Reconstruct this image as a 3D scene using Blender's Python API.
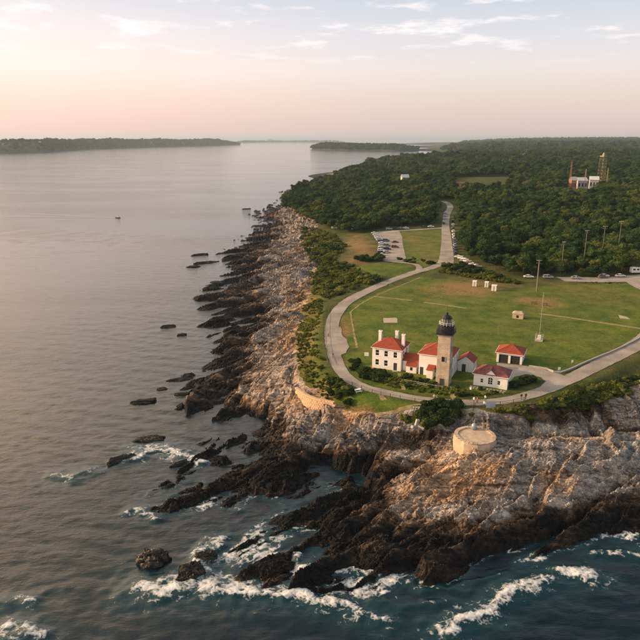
import bpy, bmesh, math, random
import numpy as np
from mathutils import Vector, Matrix
from mathutils.geometry import delaunay_2d_cdt

for o in list(bpy.data.objects): bpy.data.objects.remove(o)
scene = bpy.context.scene
COL = scene.collection
rnd = random.Random(7)
R = math.radians

# ------------------------------------------------------------------ camera
CAM_H = 72.0
PITCH = math.atan(181 / 640)
cam = bpy.data.cameras.new('camera'); cam_o = bpy.data.objects.new('camera', cam); COL.objects.link(cam_o)
cam_o.location = (0, 0, CAM_H); cam_o.rotation_euler = (math.pi / 2 - PITCH, 0, 0)
cam.sensor_width = 36; cam.lens = 36; cam.clip_start = 1; cam.clip_end = 120000
scene.camera = cam_o

# ------------------------------------------------------------------ world
SUN_EL, SUN_AZ = R(18), R(-84)            # azimuth measured from the view direction (+y), negative = left
sun_dir = Vector((math.sin(SUN_AZ) * math.cos(SUN_EL), math.cos(SUN_AZ) * math.cos(SUN_EL), math.sin(SUN_EL)))
world = bpy.data.worlds.new('World'); scene.world = world; world.use_nodes = True
nt = world.node_tree; nt.nodes.clear()
def wn(t, **k):
    n = nt.nodes.new(t)
    for a, b in k.items(): setattr(n, a, b)
    return n
L = nt.links.new
out = wn('ShaderNodeOutputWorld'); bg = wn('ShaderNodeBackground'); bg.inputs[1].default_value = 0.1
sky = wn('ShaderNodeTexSky', sky_type='NISHITA'); sky.sun_disc = False
sky.sun_elevation = SUN_EL; sky.sun_rotation = SUN_AZ; sky.air_density = 1.0; sky.dust_density = 1.5; sky.ozone_density = 1.5; sky.altitude = 50
tc = wn('ShaderNodeTexCoord'); sep = wn('ShaderNodeSeparateXYZ'); L(tc.outputs['Generated'], sep.inputs[0])
ramp = wn('ShaderNodeValToRGB'); L(sep.outputs[2], ramp.inputs[0])
cr = ramp.color_ramp
stops = [(0.0, (.66, .545, .53)), (.018, (.72, .55, .51)), (.055, (.79, .63, .56)), (.095, (.83, .735, .70)), (.14, (.73, .715, .745)),
         (.19, (.58, .63, .71)), (.30, (.50, .53, .58)), (.50, (.17, .24, .32)), (1.0, (.05, .11, .19))]
cr.elements[0].position = stops[0][0]; cr.elements[0].color = (*stops[0][1], 1)
cr.elements[1].position = stops[1][0]; cr.elements[1].color = (*stops[1][1], 1)
for p, c in stops[2:]:
    e = cr.elements.new(p); e.color = (*c, 1)
# brighter and warmer towards the low sun
dot = wn('ShaderNodeVectorMath', operation='DOT_PRODUCT'); L(tc.outputs['Generated'], dot.inputs[0]); dot.inputs[1].default_value = sun_dir
mr = wn('ShaderNodeMapRange'); L(dot.outputs['Value'], mr.inputs[0]); mr.inputs[1].default_value = -.15; mr.inputs[2].default_value = 1.0
mr.interpolation_type = 'SMOOTHSTEP'
glow = wn('ShaderNodeMixRGB', blend_type='MULTIPLY'); glow.inputs[0].default_value = 1
gl2 = wn('ShaderNodeMixRGB'); gl2.inputs[1].default_value = (1, 1, 1, 1); gl2.inputs[2].default_value = (1.58, 1.31, 1.15, 1)
L(mr.outputs[0], gl2.inputs[0]); L(ramp.outputs[0], glow.inputs[1]); L(gl2.outputs[0], glow.inputs[2])
mr2 = wn('ShaderNodeMapRange', interpolation_type='SMOOTHSTEP'); L(dot.outputs['Value'], mr2.inputs[0]); mr2.inputs[1].default_value = .05; mr2.inputs[2].default_value = 1.0
gl3 = wn('ShaderNodeMixRGB'); gl3.inputs[1].default_value = (1, 1, 1, 1); gl3.inputs[2].default_value = (9.5, 6.2, 3.4, 1)
ext = wn('ShaderNodeMapRange', interpolation_type='SMOOTHSTEP'); L(sep.outputs[2], ext.inputs[0]); ext.inputs[1].default_value = .19; ext.inputs[2].default_value = .38      # added aureole glow, kept above the frame to brighten the water
exm = wn('ShaderNodeMath', operation='MULTIPLY'); L(mr2.outputs[0], exm.inputs[0]); L(ext.outputs[0], exm.inputs[1]); L(exm.outputs[0], gl3.inputs[0])
glow0 = glow; glow = wn('ShaderNodeMixRGB', blend_type='MULTIPLY'); glow.inputs[0].default_value = 1; L(glow0.outputs[0], glow.inputs[1]); L(gl3.outputs[0], glow.inputs[2])
# thin clouds, projected on a high layer
dv = wn('ShaderNodeMath', operation='ADD'); L(sep.outputs[2], dv.inputs[0]); dv.inputs[1].default_value = .06
px_ = wn('ShaderNodeMath', operation='DIVIDE'); L(sep.outputs[0], px_.inputs[0]); L(dv.outputs[0], px_.inputs[1])
py_ = wn('ShaderNodeMath', operation='DIVIDE'); L(sep.outputs[1], py_.inputs[0]); L(dv.outputs[0], py_.inputs[1])
cmb = wn('ShaderNodeCombineXYZ'); L(px_.outputs[0], cmb.inputs[0]); L(py_.outputs[0], cmb.inputs[1])
mp = wn('ShaderNodeMapping'); mp.inputs['Location'].default_value = (1.7, 5.35, 0); mp.inputs['Scale'].default_value = (1.0, 1.05, 1); mp.inputs['Rotation'].default_value = (0, 0, R(14)); L(cmb.outputs[0], mp.inputs[0])
cn = wn('ShaderNodeTexNoise'); cn.inputs['Scale'].default_value = 1.9; cn.inputs['Detail'].default_value = 8; cn.inputs['Roughness'].default_value = .58; L(mp.outputs[0], cn.inputs[0])
cm = wn('ShaderNodeMapRange', interpolation_type='SMOOTHSTEP'); L(cn.outputs[0], cm.inputs[0]); cm.inputs[1].default_value = .52; cm.inputs[2].default_value = .66; cm.inputs[4].default_value = .85
fade = wn('ShaderNodeMapRange', interpolation_type='SMOOTHSTEP'); L(sep.outputs[2], fade.inputs[0]); fade.inputs[1].default_value = .085; fade.inputs[2].default_value = .15
cf = wn('ShaderNodeMath', operation='MULTIPLY'); L(cm.outputs[0], cf.inputs[0]); L(fade.outputs[0], cf.inputs[1])
cl = wn('ShaderNodeMixRGB'); L(cf.outputs[0], cl.inputs[0]); L(glow.outputs[0], cl.inputs[1]); cl.inputs[2].default_value = (1.05, .97, .95, 1)
sc10 = wn('ShaderNodeMixRGB', blend_type='MULTIPLY'); sc10.inputs[0].default_value = 1; L(cl.outputs[0], sc10.inputs[1]); sc10.inputs[2].default_value = (10.3, 10.3, 10.3, 1)
mixs = wn('ShaderNodeMixRGB'); mixs.inputs[0].default_value = .86; L(sky.outputs[0], mixs.inputs[1]); L(sc10.outputs[0], mixs.inputs[2])
L(mixs.outputs[0], bg.inputs[0]); L(bg.outputs[0], out.inputs[0])

# ------------------------------------------------------------------ sun + exposure
sl = bpy.data.lights.new('sun', 'SUN'); sl.energy = 5.0; sl.angle = R(.6); sl.color = (1, .62, .33)
so = bpy.data.objects.new('sun', sl); COL.objects.link(so); so.rotation_euler = (-sun_dir).to_track_quat('-Z', 'Y').to_euler()
so.location = (-200, 0, 200)
vs = scene.view_settings; vs.view_transform = 'Standard'; vs.look = 'None'; vs.exposure = 0.2; vs.gamma = 1
scene.render.engine = 'CYCLES'

# ------------------------------------------------------------------ helpers
def W(px, py, z=9.0):
    """photo pixel -> ground point at height z"""
    c, s = math.cos(PITCH), math.sin(PITCH)
    b = 320 - py
    t = (z - CAM_H) / (-640 * s + b * c)
    return ((px - 320) * t, (640 * c + b * s) * t)
def WL(pts, z=9.0): return [W(p[0], p[1], z) for p in pts]

_pr = np.random.RandomState(3)
_perm = np.concatenate([_pr.permutation(256)] * 3).astype(np.int32)
_gx = np.cos(np.arange(256) / 256 * 2 * np.pi * 7.31); _gy = np.sin(np.arange(256) / 256 * 2 * np.pi * 7.31)
def pn(x, y, seed=0):
    x = np.asarray(x, float) + seed * 17.13; y = np.asarray(y, float) - seed * 9.71
    xi = np.floor(x).astype(np.int64); yi = np.floor(y).astype(np.int64); xf = x - xi; yf = y - yi
    u = xf * xf * xf * (xf * (xf * 6 - 15) + 10); v = yf * yf * yf * (yf * (yf * 6 - 15) + 10)
    def g(ix, iy, dx, dy):
        h = _perm[_perm[ix & 255] + (iy & 255)]
        return _gx[h] * dx + _gy[h] * dy
    a = g(xi, yi, xf, yf); b = g(xi + 1, yi, xf - 1, yf); c = g(xi, yi + 1, xf, yf - 1); d = g(xi + 1, yi + 1, xf - 1, yf - 1)
    return 1.5 * ((a + u * (b - a)) + v * ((c + u * (d - c)) - (a + u * (b - a))))
def fbm(x, y, o=4, seed=0, rough=.5):
    r = 0; a = 1; t = 0
    for i in range(o):
        r = r + a * pn(x * 2 ** i, y * 2 ** i, seed + i); t += a; a *= rough
    return r / t
def sst(a, b, x):
    t = np.clip((x - a) / (b - a), 0, 1); return t * t * (3 - 2 * t)
def hash1(i, seed=0): return np.modf(np.abs(np.sin(i * 127.1 + seed * 311.7) * 43758.5453))[0]
def cells(x, y, seed=0):
    """worley: random value of the nearest cell and border distance"""
    xi = np.floor(x); yi = np.floor(y); b1 = np.full(x.shape, 9.); b2 = np.full(x.shape, 9.); val = np.zeros(x.shape)
    for dx in (-1, 0, 1):
        for dy in (-1, 0, 1):
            cx = xi + dx; cy = yi + dy; k = cx * 1.37 + cy * 57.9
            d = (cx + hash1(k, seed) - x) ** 2 + (cy + hash1(k, seed + 1) - y) ** 2
            n = d < b1
            b2 = np.where(n, b1, np.minimum(b2, d)); val = np.where(n, hash1(k, seed + 2), val); b1 = np.where(n, d, b1)
    return val, np.sqrt(b2) - np.sqrt(b1)
def inpoly(x, y, poly):
    r = np.zeros(np.shape(x), bool); n = len(poly)
    for i in range(n):
        x0, y0 = poly[i]; x1, y1 = poly[(i + 1) % n]
        if y0 == y1: continue
        c = ((y0 > y) != (y1 > y)) & (x < (x1 - x0) * (y - y0) / (y1 - y0) + x0)
        r ^= c
    return r
def seg_dist(x, y, pts, closed=False):
    d = np.full(np.shape(x), 1e9); n = len(pts)
    for i in range(n if closed else n - 1):
        x0, y0 = pts[i]; x1, y1 = pts[(i + 1) % n]; dx, dy = x1 - x0, y1 - y0
        t = np.clip(((x - x0) * dx + (y - y0) * dy) / (dx * dx + dy * dy + 1e-9), 0, 1)
        d = np.minimum(d, np.hypot(x - x0 - t * dx, y - y0 - t * dy))
    return d
def sdf(x, y, poly):
    d = seg_dist(x, y, poly, True); return np.where(inpoly(x, y, poly), d, -d)
def spline(pts, step):
    """Catmull-Rom through pts, resampled"""
    P = [np.array(p, float) for p in pts]; P = [2 * P[0] - P[1]] + P + [2 * P[-1] - P[-2]]; o = []
    for i in range(1, len(P) - 2):
        n = max(2, int(np.linalg.norm(P[i + 1] - P[i]) / step))
        for k in range(n):
            t = k / n
            o.append(.5 * (2 * P[i] + (P[i + 1] - P[i - 1]) * t + (2 * P[i - 1] - 5 * P[i] + 4 * P[i + 1] - P[i + 2]) * t * t + (3 * P[i] - P[i - 1] - 3 * P[i + 1] + P[i + 2]) * t ** 3))
    o.append(P[-2]); return [tuple(q) for q in o]

# ------------------------------------------------------------------ materials
MATS = {}
def new_mat(name):
    m = bpy.data.materials.new(name); m.use_nodes = True; n = m.node_tree; n.nodes.clear()
    o = n.nodes.new('ShaderNodeOutputMaterial'); b = n.nodes.new('ShaderNodeBsdfPrincipled'); n.links.new(b.outputs[0], o.inputs[0])
    MATS[name] = m; return m, n, b
class NB:
    def __init__(s, n): s.n = n
    def __call__(s, t, ins=None, **k):
        q = s.n.nodes.new(t)
        for a, b in k.items(): setattr(q, a, b)
        for a, b in (ins or {}).items():
            if isinstance(b, bpy.types.NodeSocket): s.n.links.new(b, q.inputs[a])
            else: q.inputs[a].default_value = b
        return q
    def noise(s, vec, scale, detail=4, rough=.55, dist=0): return s('ShaderNodeTexNoise', {0: vec, 'Scale': scale, 'Detail': detail, 'Roughness': rough, 'Distortion': dist}).outputs[0]
    def math(s, op, a, b=0.0, clamp=False): return s('ShaderNodeMath', {0: a, 1: b}, operation=op, use_clamp=clamp).outputs[0]
    def mapr(s, v, a, b, c=0.0, d=1.0): return s('ShaderNodeMapRange', {0: v, 1: a, 2: b, 3: c, 4: d}, interpolation_type='SMOOTHSTEP').outputs[0]
    def mix(s, f, a, b, mode='MIX'): return s('ShaderNodeMixRGB', {0: f, 1: a, 2: b}, blend_type=mode).outputs[0]
    def attr(s, name): return s('ShaderNodeAttribute', attribute_name=name).outputs['Fac']
    def ramp(s, f, stops):
        q = s('ShaderNodeValToRGB', {0: f}); e = q.color_ramp.elements
        e[0].position, e[0].color = stops[0][0], (*stops[0][1], 1); e[1].position, e[1].color = stops[1][0], (*stops[1][1], 1)
        for p, c in stops[2:]: z = e.new(p); z.color = (*c, 1)
        return q.outputs[0]
    def pos(s): return s('ShaderNodeNewGeometry').outputs['Position']
    def obj(s): return s('ShaderNodeTexCoord').outputs['Object']
    def mapping(s, v, rot=(0, 0, 0), sc=(1, 1, 1), loc=(0, 0, 0)): return s('ShaderNodeMapping', {0: v, 'Rotation': rot, 'Scale': sc, 'Location': loc}).outputs[0]
    def bump(s, h, strength, dist, normal=None):
        i = {'Height': h, 'Strength': strength, 'Distance': dist}
        if normal is not None: i['Normal'] = normal
        return s('ShaderNodeBump', i).outputs[0]
def c4(c): return (*c, 1)
def simple(name, col, rough=.7, var=.18, scale=1.5, metal=0, bump=.02, spec=.4):
    if name in MATS: return MATS[name]
    m, n, b = new_mat(name); q = NB(n); v = q.obj()
    f = q.noise(v, scale, 5); f2 = q.noise(v, scale * 9, 3)
    k = q.math('ADD', q.math('MULTIPLY', f, .7), q.math('MULTIPLY', f2, .3))
    colr = q.ramp(k, [(.25, tuple(x * (1 - var) for x in col)), (.75, tuple(min(1, x * (1 + var)) for x in col))])
    n.links.new(colr, b.inputs['Base Color']); b.inputs['Roughness'].default_value = rough; b.inputs['Metallic'].default_value = metal
    b.inputs['Specular IOR Level'].default_value = spec
    if bump: n.links.new(q.bump(f2, .5, bump), b.inputs['Normal'])
    return m
def glassm(name, col):
    if name in MATS: return MATS[name]
    m, n, b = new_mat(name); q = NB(n)
    b.inputs['Base Color'].default_value = c4(col); b.inputs['Roughness'].default_value = .08; b.inputs['Specular IOR Level'].default_value = .6
    return m

# ------------------------------------------------------------------ terrain: control heights read off the photograph
CP = []
def cp(z, *pts):
    for p in pts: CP.append((*W(p[0], p[1], z), z))
COAST = [(372, 164.5), (345, 171), (320, 179), (303, 187), (292, 195), (284, 202), (272, 207), (262, 211), (262, 219), (268, 224), (258, 233), (244, 244), (230, 251),
         (226, 258), (228, 263), (238, 268), (236, 275), (222, 283), (206, 292), (200, 300), (208, 307), (228, 310), (248, 311), (240, 317), (214, 322),
         (203, 330), (208, 338), (226, 345), (219, 352), (213, 361), (204, 373), (200, 385), (190, 396), (178, 408), (188, 414), (212, 420), (236, 425), (258, 428)]
cp(0, *COAST)
cp(0, (246, 436), (222, 440), (205, 448), (208, 458), (232, 477), (212, 488), (185, 497), (150, 509), (165, 517), (195, 520), (232, 510), (268, 499), (300, 486), (330, 484), (370, 488),
   (402, 490), (372, 495), (340, 500), (312, 506), (292, 519), (290, 536), (300, 550), (330, 566), (370, 576), (410, 580), (445, 578), (470, 570), (490, 563), (540, 558), (575, 548), (602, 541), (640, 545), (690, 545), (760, 550))
cp(-3.0, (225, 525), (260, 514), (300, 497), (330, 492), (200, 535), (355, 491.5), (250, 431), (205, 434), (230, 470))
cp(-3.5, (60, 640), (60, 560), (60, 480), (80, 400), (100, 330), (110, 280), (130, 240), (160, 215), (200, 200), (240, 190), (270, 183), (300, 174), (330, 166), (170, 370), (170, 310), (150, 440), (120, 480),
   (110, 540), (140, 600), (200, 630), (300, 640), (400, 628), (500, 600), (560, 580), (620, 570), (700, 580), (480, 640), (600, 640), (700, 640), (190, 270), (170, 345), (150, 420), (-100, 640), (-100, 400), (-100, 300), (0, 250), (0, 200), (60, 180), (150, 170))
cp(-3.5, (-300, 500), (-300, 200), (-300, 170), (900, 620), (50, 800), (400, 800), (700, 800))
# low reefs round the point
cp(.9, (165, 508), (190, 512), (225, 503)); cp(.8, (205, 480), (185, 487)); cp(1.0, (255, 560), (275, 545), (285, 565)); cp(.7, (240, 572), (300, 580)); cp(.3, (330, 590), (370, 594))
cp(.7, (185, 404), (215, 404)); cp(.6, (215, 333), (210, 298), (240, 262))
# shore rocks and ridge below the point
cp(1.5, (240, 298), (248, 330), (232, 370), (225, 398), (255, 275), (262, 248), (272, 232), (225, 455), (250, 445))
cp(2.8, (285, 220), (288, 238), (280, 262), (272, 290), (275, 322), (262, 350), (258, 380), (262, 405), (285, 415))
cp(2.4, (255, 480), (280, 470), (300, 460), (260, 460), (330, 470)); cp(3.4, (310, 440), (345, 450), (380, 470), (350, 470)); cp(4.6, (395, 452), (420, 465), (380, 445), (400, 475))
cp(4.8, (300, 230), (302, 255), (298, 290), (288, 325), (280, 360), (285, 390)); cp(4.5, (310, 412), (340, 425)); cp(5.5, (360, 425), (400, 438), (430, 445))
# bank edge and the plateau
cp(8.2, (318, 228), (318, 250), (314, 275), (306, 305), (300, 335), (300, 362)); cp(7.2, (318, 388), (338, 400)); cp(7.6, (365, 410), (400, 412), (430, 412))
cp(6.8, (400, 424), (430, 428), (455, 424))
cp(9, (331, 330), (333, 355), (350, 378), (380, 390), (420, 399), (450, 401), (500, 402), (540, 392), (580, 375), (620, 356), (660, 338), (700, 318), (450, 380), (480, 385), (500, 370), (400, 365), (430, 370),
   (360, 340), (370, 310), (350, 300), (420, 340), (470, 340), (520, 340), (560, 350), (600, 325), (640, 315), (560, 310), (480, 315), (430, 300), (400, 285), (345, 285), (335, 262), (350, 250), (370, 245), (640, 300), (720, 300), (360, 365), (520, 380))
cp(9.5, (440, 270), (480, 280), (540, 290), (600, 280), (640, 275), (700, 275), (760, 290), (420, 262), (385, 240), (420, 240), (446, 225), (446, 245))
cp(7.8, (540, 404), (580, 392), (620, 379), (660, 366), (720, 352)); cp(8, (476, 414), (510, 410))
# platform knoll and headland
cp(7.6, (475, 444), (456, 446), (492, 446), (460, 438), (475, 449)); cp(6.2, (440, 452), (420, 475)); cp(7, (455, 465), (480, 470)); cp(7.8, (510, 450), (500, 470)); cp(8.4, (545, 440), (580, 434), (612, 431), (560, 455)); cp(8.6, (640, 430), (700, 430), (760, 440))
for _g in ((45, 139, 5.5), (53, 138, 3), (61, 139, 1.5), (71, 140, .5), (82, 141, 0), (95, 142, -.5), (120, 145, -1), (57, 143.5, 4), (66, 145, 3.5), (80, 148, 3.5), (98, 150, 3.5)): CP.append(_g)
cp(6.6, (560, 402), (600, 394), (640, 385))
cp(7, (620, 455), (590, 465), (545, 470)); cp(6, (525, 485), (480, 488), (440, 490)); cp(5.6, (640, 470), (570, 484), (610, 480), (700, 475)); cp(4.5, (400, 505), (430, 505), (470, 508)); cp(3, (350, 508), (370, 525), (400, 530), (440, 535))
cp(3.6, (520, 505), (560, 505), (600, 500), (640, 495), (700, 498)); cp(1.8, (330, 525), (340, 545), (380, 555), (430, 558), (480, 545), (530, 530), (580, 520), (620, 515)); cp(.5, (320, 555), (400, 570), (450, 568), (540, 548), (600, 532), (650, 530))
# far land
def far(z, *pts):
    for p in pts: CP.append((p[0], p[1], z))
far(10, (60, 430), (120, 430), (200, 420), (300, 420), (450, 400), (20, 500), (0, 600), (40, 700)); far(13, (150, 700), (300, 700), (500, 650), (60, 950), (800, 600)); far(17, (250, 1000), (500, 1000), (900, 1000), (200, 1400), (1500, 1000))
far(20, (400, 1500), (800, 1600), (330, 1900), (1400, 1700), (2200, 1500)); far(6, (60, 1250), (150, 1700), (230, 2050)); far(0, (10, 1100), (90, 1600), (180, 2050), (300, 2350), (520, 2450), (680, 2700), (640, 3200), (690, 3900), (900, 5200), (1500, 8000), (2300, 11500))
far(-6, (-150, 1100), (-100, 1600), (0, 2100), (150, 2600), (400, 2900), (450, 3400), (400, 4200), (500, 5600), (900, 8500), (-600, 3000), (-1500, 6000), (-2500, 2000), (-400, 12000), (-4000, 9000), (1200, 12500))
far(20, (900, 2500), (900, 3300), (1400, 3000), (2500, 3000)); far(34, (1300, 4500), (2200, 4600), (4000, 4000)); far(58, (2400, 8000), (3600, 7600), (6000, 7000)); far(62, (3400, 10500), (5000, 10500), (9000, 9500))
CP = np.array(CP)
# thin out near-duplicates
keep = []
for i in range(len(CP)):
    if all(np.hypot(*(CP[i, :2] - CP[j, :2])) > .8 for j in keep): keep.append(i)
CP = CP[keep]; SCL = 100.0
_d = np.hypot(CP[:, None, 0] - CP[None, :, 0], CP[:, None, 1] - CP[None, :, 1]) / SCL
_n = len(CP); _A = np.zeros((_n + 3, _n + 3)); _A[:_n, :_n] = _d - .004 * np.eye(_n); _A[:_n, _n] = 1; _A[:_n, _n + 1:] = CP[:, :2] / SCL; _A[_n:, :_n] = _A[:_n, _n:].T
_w = np.linalg.solve(_A, np.concatenate([CP[:, 2], [0, 0, 0]]))
def base_h(x, y):
    r = _w[_n] + _w[_n + 1] * x / SCL + _w[_n + 2] * y / SCL
    for i in range(_n): r = r + _w[i] * np.hypot(x - CP[i, 0], y - CP[i, 1]) / SCL
    return r
def axis(segs, g=1.045, lim=9000.0, lim0=None):
    """segs: [(start, step), ...,(end,None)], growing geometrically outside"""
    a = []
    for (s, st), (e, _) in zip(segs, segs[1:]): a += list(np.arange(s, e - st * .5, st))
    a.append(segs[-1][0])
    st = segs[-2][1]; v = a[-1]
    while v < lim: st *= g; v += st; a.append(v)
    if lim0 is not None:
        st = segs[0][1]; v = a[0]; p = []
        while v > lim0: st *= g; v -= st; p.append(v)
        a = p[::-1] + a
    return np.array(a)
XS = axis([(-70, .36), (84, .8), (130, None)], 1.05, 9500, -700)
YS = axis([(78, .27), (135, .42), (190, .7), (300, 1.2), (420, None)], 1.04, 13000)
GX, GY = np.meshgrid(XS, YS)
GRASS_POLY = WL([(300, 186), (310, 205), (318, 222), (316, 240), (319, 262), (312, 285), (303, 305), (297, 335), (299, 365), (310, 382), (330, 392), (346, 404), (372, 411), (410, 410), (428, 407), (470, 412), (510, 410), (545, 402), (585, 390), (640, 374), (760, 346)], 8.5)
GRASS_POLY = [(190, 2080), (100, 1650), (18, 1180), (-12, 960), (-25, 830)] + GRASS_POLY[1:] + [(400, 220), (9500, 300), (9500, 13000), (2500, 13000), (800, 5200), (720, 3900), (690, 3000), (500, 2400)]
ROAD_PX = [(720, 298), (665, 325), (640, 343), (600, 364), (562, 383), (530, 395), (500, 401.5), (462, 403), (428, 400.5), (398, 395.5), (370, 389), (352, 381.5), (340, 369), (333, 350), (331.5, 333), (334, 318), (344, 304.5), (362, 293.5), (388, 282), (412, 273.5), (432, 268.5), (446, 262)]
def terrain(x, y):
    b = base_h(x, y)
    rd = seg_dist(x, y, WL(ROAD_PX)); b = b + (9 - b) * (1 - sst(4.2, 8.5, rd)) * (1 - sst(290, 330, y))      # the road bed is level
    g = sdf(x, y, GRASS_POLY) + 3.2 * fbm(x / 9, y / 9, 3, 5)
    grass = sst(-1.2, 1.2, g)
    rock = 1 - sst(-3.5, .6, g)
    near = 1 - sst(600, 1300, y)
    th = R(36) + R(13) * sst(118, 190, y); lf = sst(135, 175, y)
    u = x * np.cos(th) + y * np.sin(th); v = -x * np.sin(th) + y * np.cos(th)
    wp = fbm(u / 30, v / 16, 3, 11) * 5
    z = np.zeros_like(x)
    for per, A, sd in ((17.0, 2.9 * lf, 4), (9.5, 2.7, 1), (4.0, 1.35 - .3 * lf, 2), (1.5, .45 - .15 * lf, 3)):
        s = (v + wp + fbm(u / (per * 2.2), v / (per * .9), 2, 20 + sd) * per * .7) / per
        f = s - np.floor(s)
        amp = .15 + 1.3 * np.clip(.5 + .95 * pn(np.floor(s) * 3.3 + .5, u / (per * 4.2), 30 + sd), 0, 1)
        prof = np.where(f < .84, f / .84, (1 - f) / .16)
        z = z + A * amp * (prof - .5)
    lc = 1 - .7 * lf
    cv, cb = cells(u / (4.2 + 0 * y) + .3 * fbm(u / 3, v / 3, 2, 51), v / 1.9, 60); z = z + lc * (.6 * (cv - .5) * sst(0, .12, cb) - .30 * (1 - sst(0, .1, cb)))
    cv2, cb2 = cells(u / 1.7, v / .95, 66); z = z + lc * (.16 * (cv2 - .5) - .10 * (1 - sst(0, .12, cb2)))
    z = z + .35 * fbm(x / 5, y / 5, 3, 70) + .9 * pn(x / 14, y / 14, 75)
    ck = np.abs(pn(u / 9 + .4 * pn(u / 4, v / 4, 88), v / 2.6, 86)); z = z - .55 * (1 - sst(0, .09, ck)); ck = np.abs(pn(u / 3.2, v / 5.5 + .5 * pn(u / 3, v / 3, 89), 87)); z = z - .40 * (1 - lf) * (1 - sst(0, .07, ck))
    offs = sst(-1.9, .5, b)
    head = sst(2.5, 7, b) * (1 - sst(130, 165, y))
    z = b + (z - .25) * rock * (near * .95 + .05) * offs * (1 - .2 * head)
    z = z + grass * (.10 * fbm(x / 7, y / 7, 3, 80) + .7 * sst(420, 700, y) * 4 * fbm(x / 160, y / 160, 3, 81))
    # flat reefs do not rise above the ridges
    return z, grass, b
TZ, TG, TB = terrain(GX, GY)
def zat(x, y):
    i = min(max(int(np.searchsorted(XS, x)) - 1, 0), len(XS) - 2); j = min(max(int(np.searchsorted(YS, y)) - 1, 0), len(YS) - 2)
    a = (x - XS[i]) / (XS[i + 1] - XS[i]); b = (y - YS[j]) / (YS[j + 1] - YS[j])
    a = min(max(a, 0), 1); b = min(max(b, 0), 1)
    return float((TZ[j, i] * (1 - a) + TZ[j, i + 1] * a) * (1 - b) + (TZ[j + 1, i] * (1 - a) + TZ[j + 1, i + 1] * a) * b)
def G(px, py, z0=9.0):
    """photo pixel -> point on the terrain"""
    z = z0
    for _ in range(6): x, y = W(px, py, z); z = zat(x, y)
    return x, y, z

def grid_mesh(name, xs, ys, z, mat, attrs=None, smooth=True):
    nx, ny = len(xs), len(ys); gx, gy = np.meshgrid(xs, ys)
    co = np.stack([gx.ravel(), gy.ravel(), z.ravel()], 1).astype(np.float32)
    idx = np.arange(nx * ny).reshape(ny, nx)
    q = np.stack([idx[:-1, :-1].ravel(), idx[:-1, 1:].ravel(), idx[1:, 1:].ravel(), idx[1:, :-1].ravel()], 1).astype(np.int32)
    me = bpy.data.meshes.new(name); me.vertices.add(len(co)); me.vertices.foreach_set('co', co.ravel())
    me.loops.add(q.size); me.loops.foreach_set('vertex_index', q.ravel()); me.polygons.add(len(q))
    me.polygons.foreach_set('loop_start', np.arange(0, q.size, 4, dtype=np.int32)); me.polygons.foreach_set('loop_total', np.full(len(q), 4, np.int32))
    me.update()
    me.polygons.foreach_set('use_smooth', np.full(len(q), smooth, bool))
    for k, v in (attrs or {}).items():
        a = me.attributes.new(k, 'FLOAT', 'POINT'); a.data.foreach_set('value', v.ravel().astype(np.float32))
    me.materials.append(mat)
    o = bpy.data.objects.new(name, me); COL.objects.link(o); return o

# ---- ground cover masks (where grass is green or dry, where soil is bare)
dry = .22 * np.clip(.5 + .8 * fbm(GX / 22, GY / 34, 4, 90), 0, 1)
def blob(arr, px, py, rx, ry, amt, z=9):
    x, y = W(px, py, z); d = np.hypot((GX - x) / rx, (GY - y) / ry); arr += amt * np.clip(1.25 - d + .5 * fbm(GX / 6, GY / 9, 3, 95), 0, 1)
for b in ((360, 246, 9, 55, .95), (353, 262, 8, 20, .6), (340, 245, 8, 40, .3), (472, 287, 17, 16, .75), (455, 292, 14, 14, .4), (537, 302, 11, 10, .7), (420, 245, 12, 60, .35), (345, 327, 2.2, 14, .7), (430, 262, 6, 10, .2), (600, 295, 20, 20, .3),
          (308, 300, 6, 22, .75), (300, 345, 6, 18, .7), (305, 325, 6, 14, .6), (320, 385, 5, 6, .9), (352, 405, 6, 4, .9), (375, 414, 7, 4, .9), (415, 412, 6, 3, .8), (455, 412, 8, 3, .6), (560, 260, 40, 20, .3), (345, 365, 3, 4, .3), (372, 368, 1.5, 2.5, .8)): blob(dry, *b)
lawn = np.zeros_like(GX)
LAWN_POLYS = [WL([(345, 352), (420, 352), (480, 352), (520, 368), (512, 392), (460, 398), (400, 391), (362, 383), (346, 368)]), WL([(341, 318), (352, 304), (380, 292), (420, 278), (460, 281), (500, 292), (560, 286), (640, 284), (720, 286), (720, 312), (640, 338), (563, 371), (530, 366), (480, 352), (420, 352), (365, 352), (345, 345)]),
              WL([(395, 233), (443, 230), (441, 263), (425, 267), (404, 262)], 9.4), WL([(352, 268), (380, 263), (412, 266), (412, 276), (385, 276), (355, 273)], 9.2), WL([(340, 385), (372, 394), (420, 404), (460, 406), (460, 410), (430, 406), (395, 408), (360, 404), (338, 394)], 8.4)]
BANK = WL([(322, 290), (324, 325), (324, 350), (332, 374), (346, 392), (340, 400), (318, 388), (298, 368), (294, 335), (303, 305), (313, 285)], 8.2)
lawn = np.maximum(lawn, .75 * sst(-2, 2, sdf(GX, GY, BANK)))
for p in LAWN_POLYS: lawn = np.maximum(lawn, sst(-1.5, 1.5, sdf(GX, GY, p)))
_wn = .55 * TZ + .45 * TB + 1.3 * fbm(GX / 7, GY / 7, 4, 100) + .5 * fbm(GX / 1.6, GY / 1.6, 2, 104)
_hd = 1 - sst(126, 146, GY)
wet = 1 - sst(.5 + 1.3 * _hd, 3.6 + 1.4 * _hd, _wn)  # wet rock near the water; raised on the headland, painting in cliff shade
for b in ((400, 445, 10, 6, .35, 5), (425, 436, 6, 4, .35, 6), (540, 412, 9, 5, .8, 6), (580, 408, 9, 5, .8, 5), (505, 420, 6, 4, .6, 6), (570, 460, 4, 3, .4, 7)): blob(wet, *b)  # bank and gully shade painted in as dark patches
wet = np.clip(np.maximum(wet, sst(1200, 1800, GY)), 0, 1)
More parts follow.
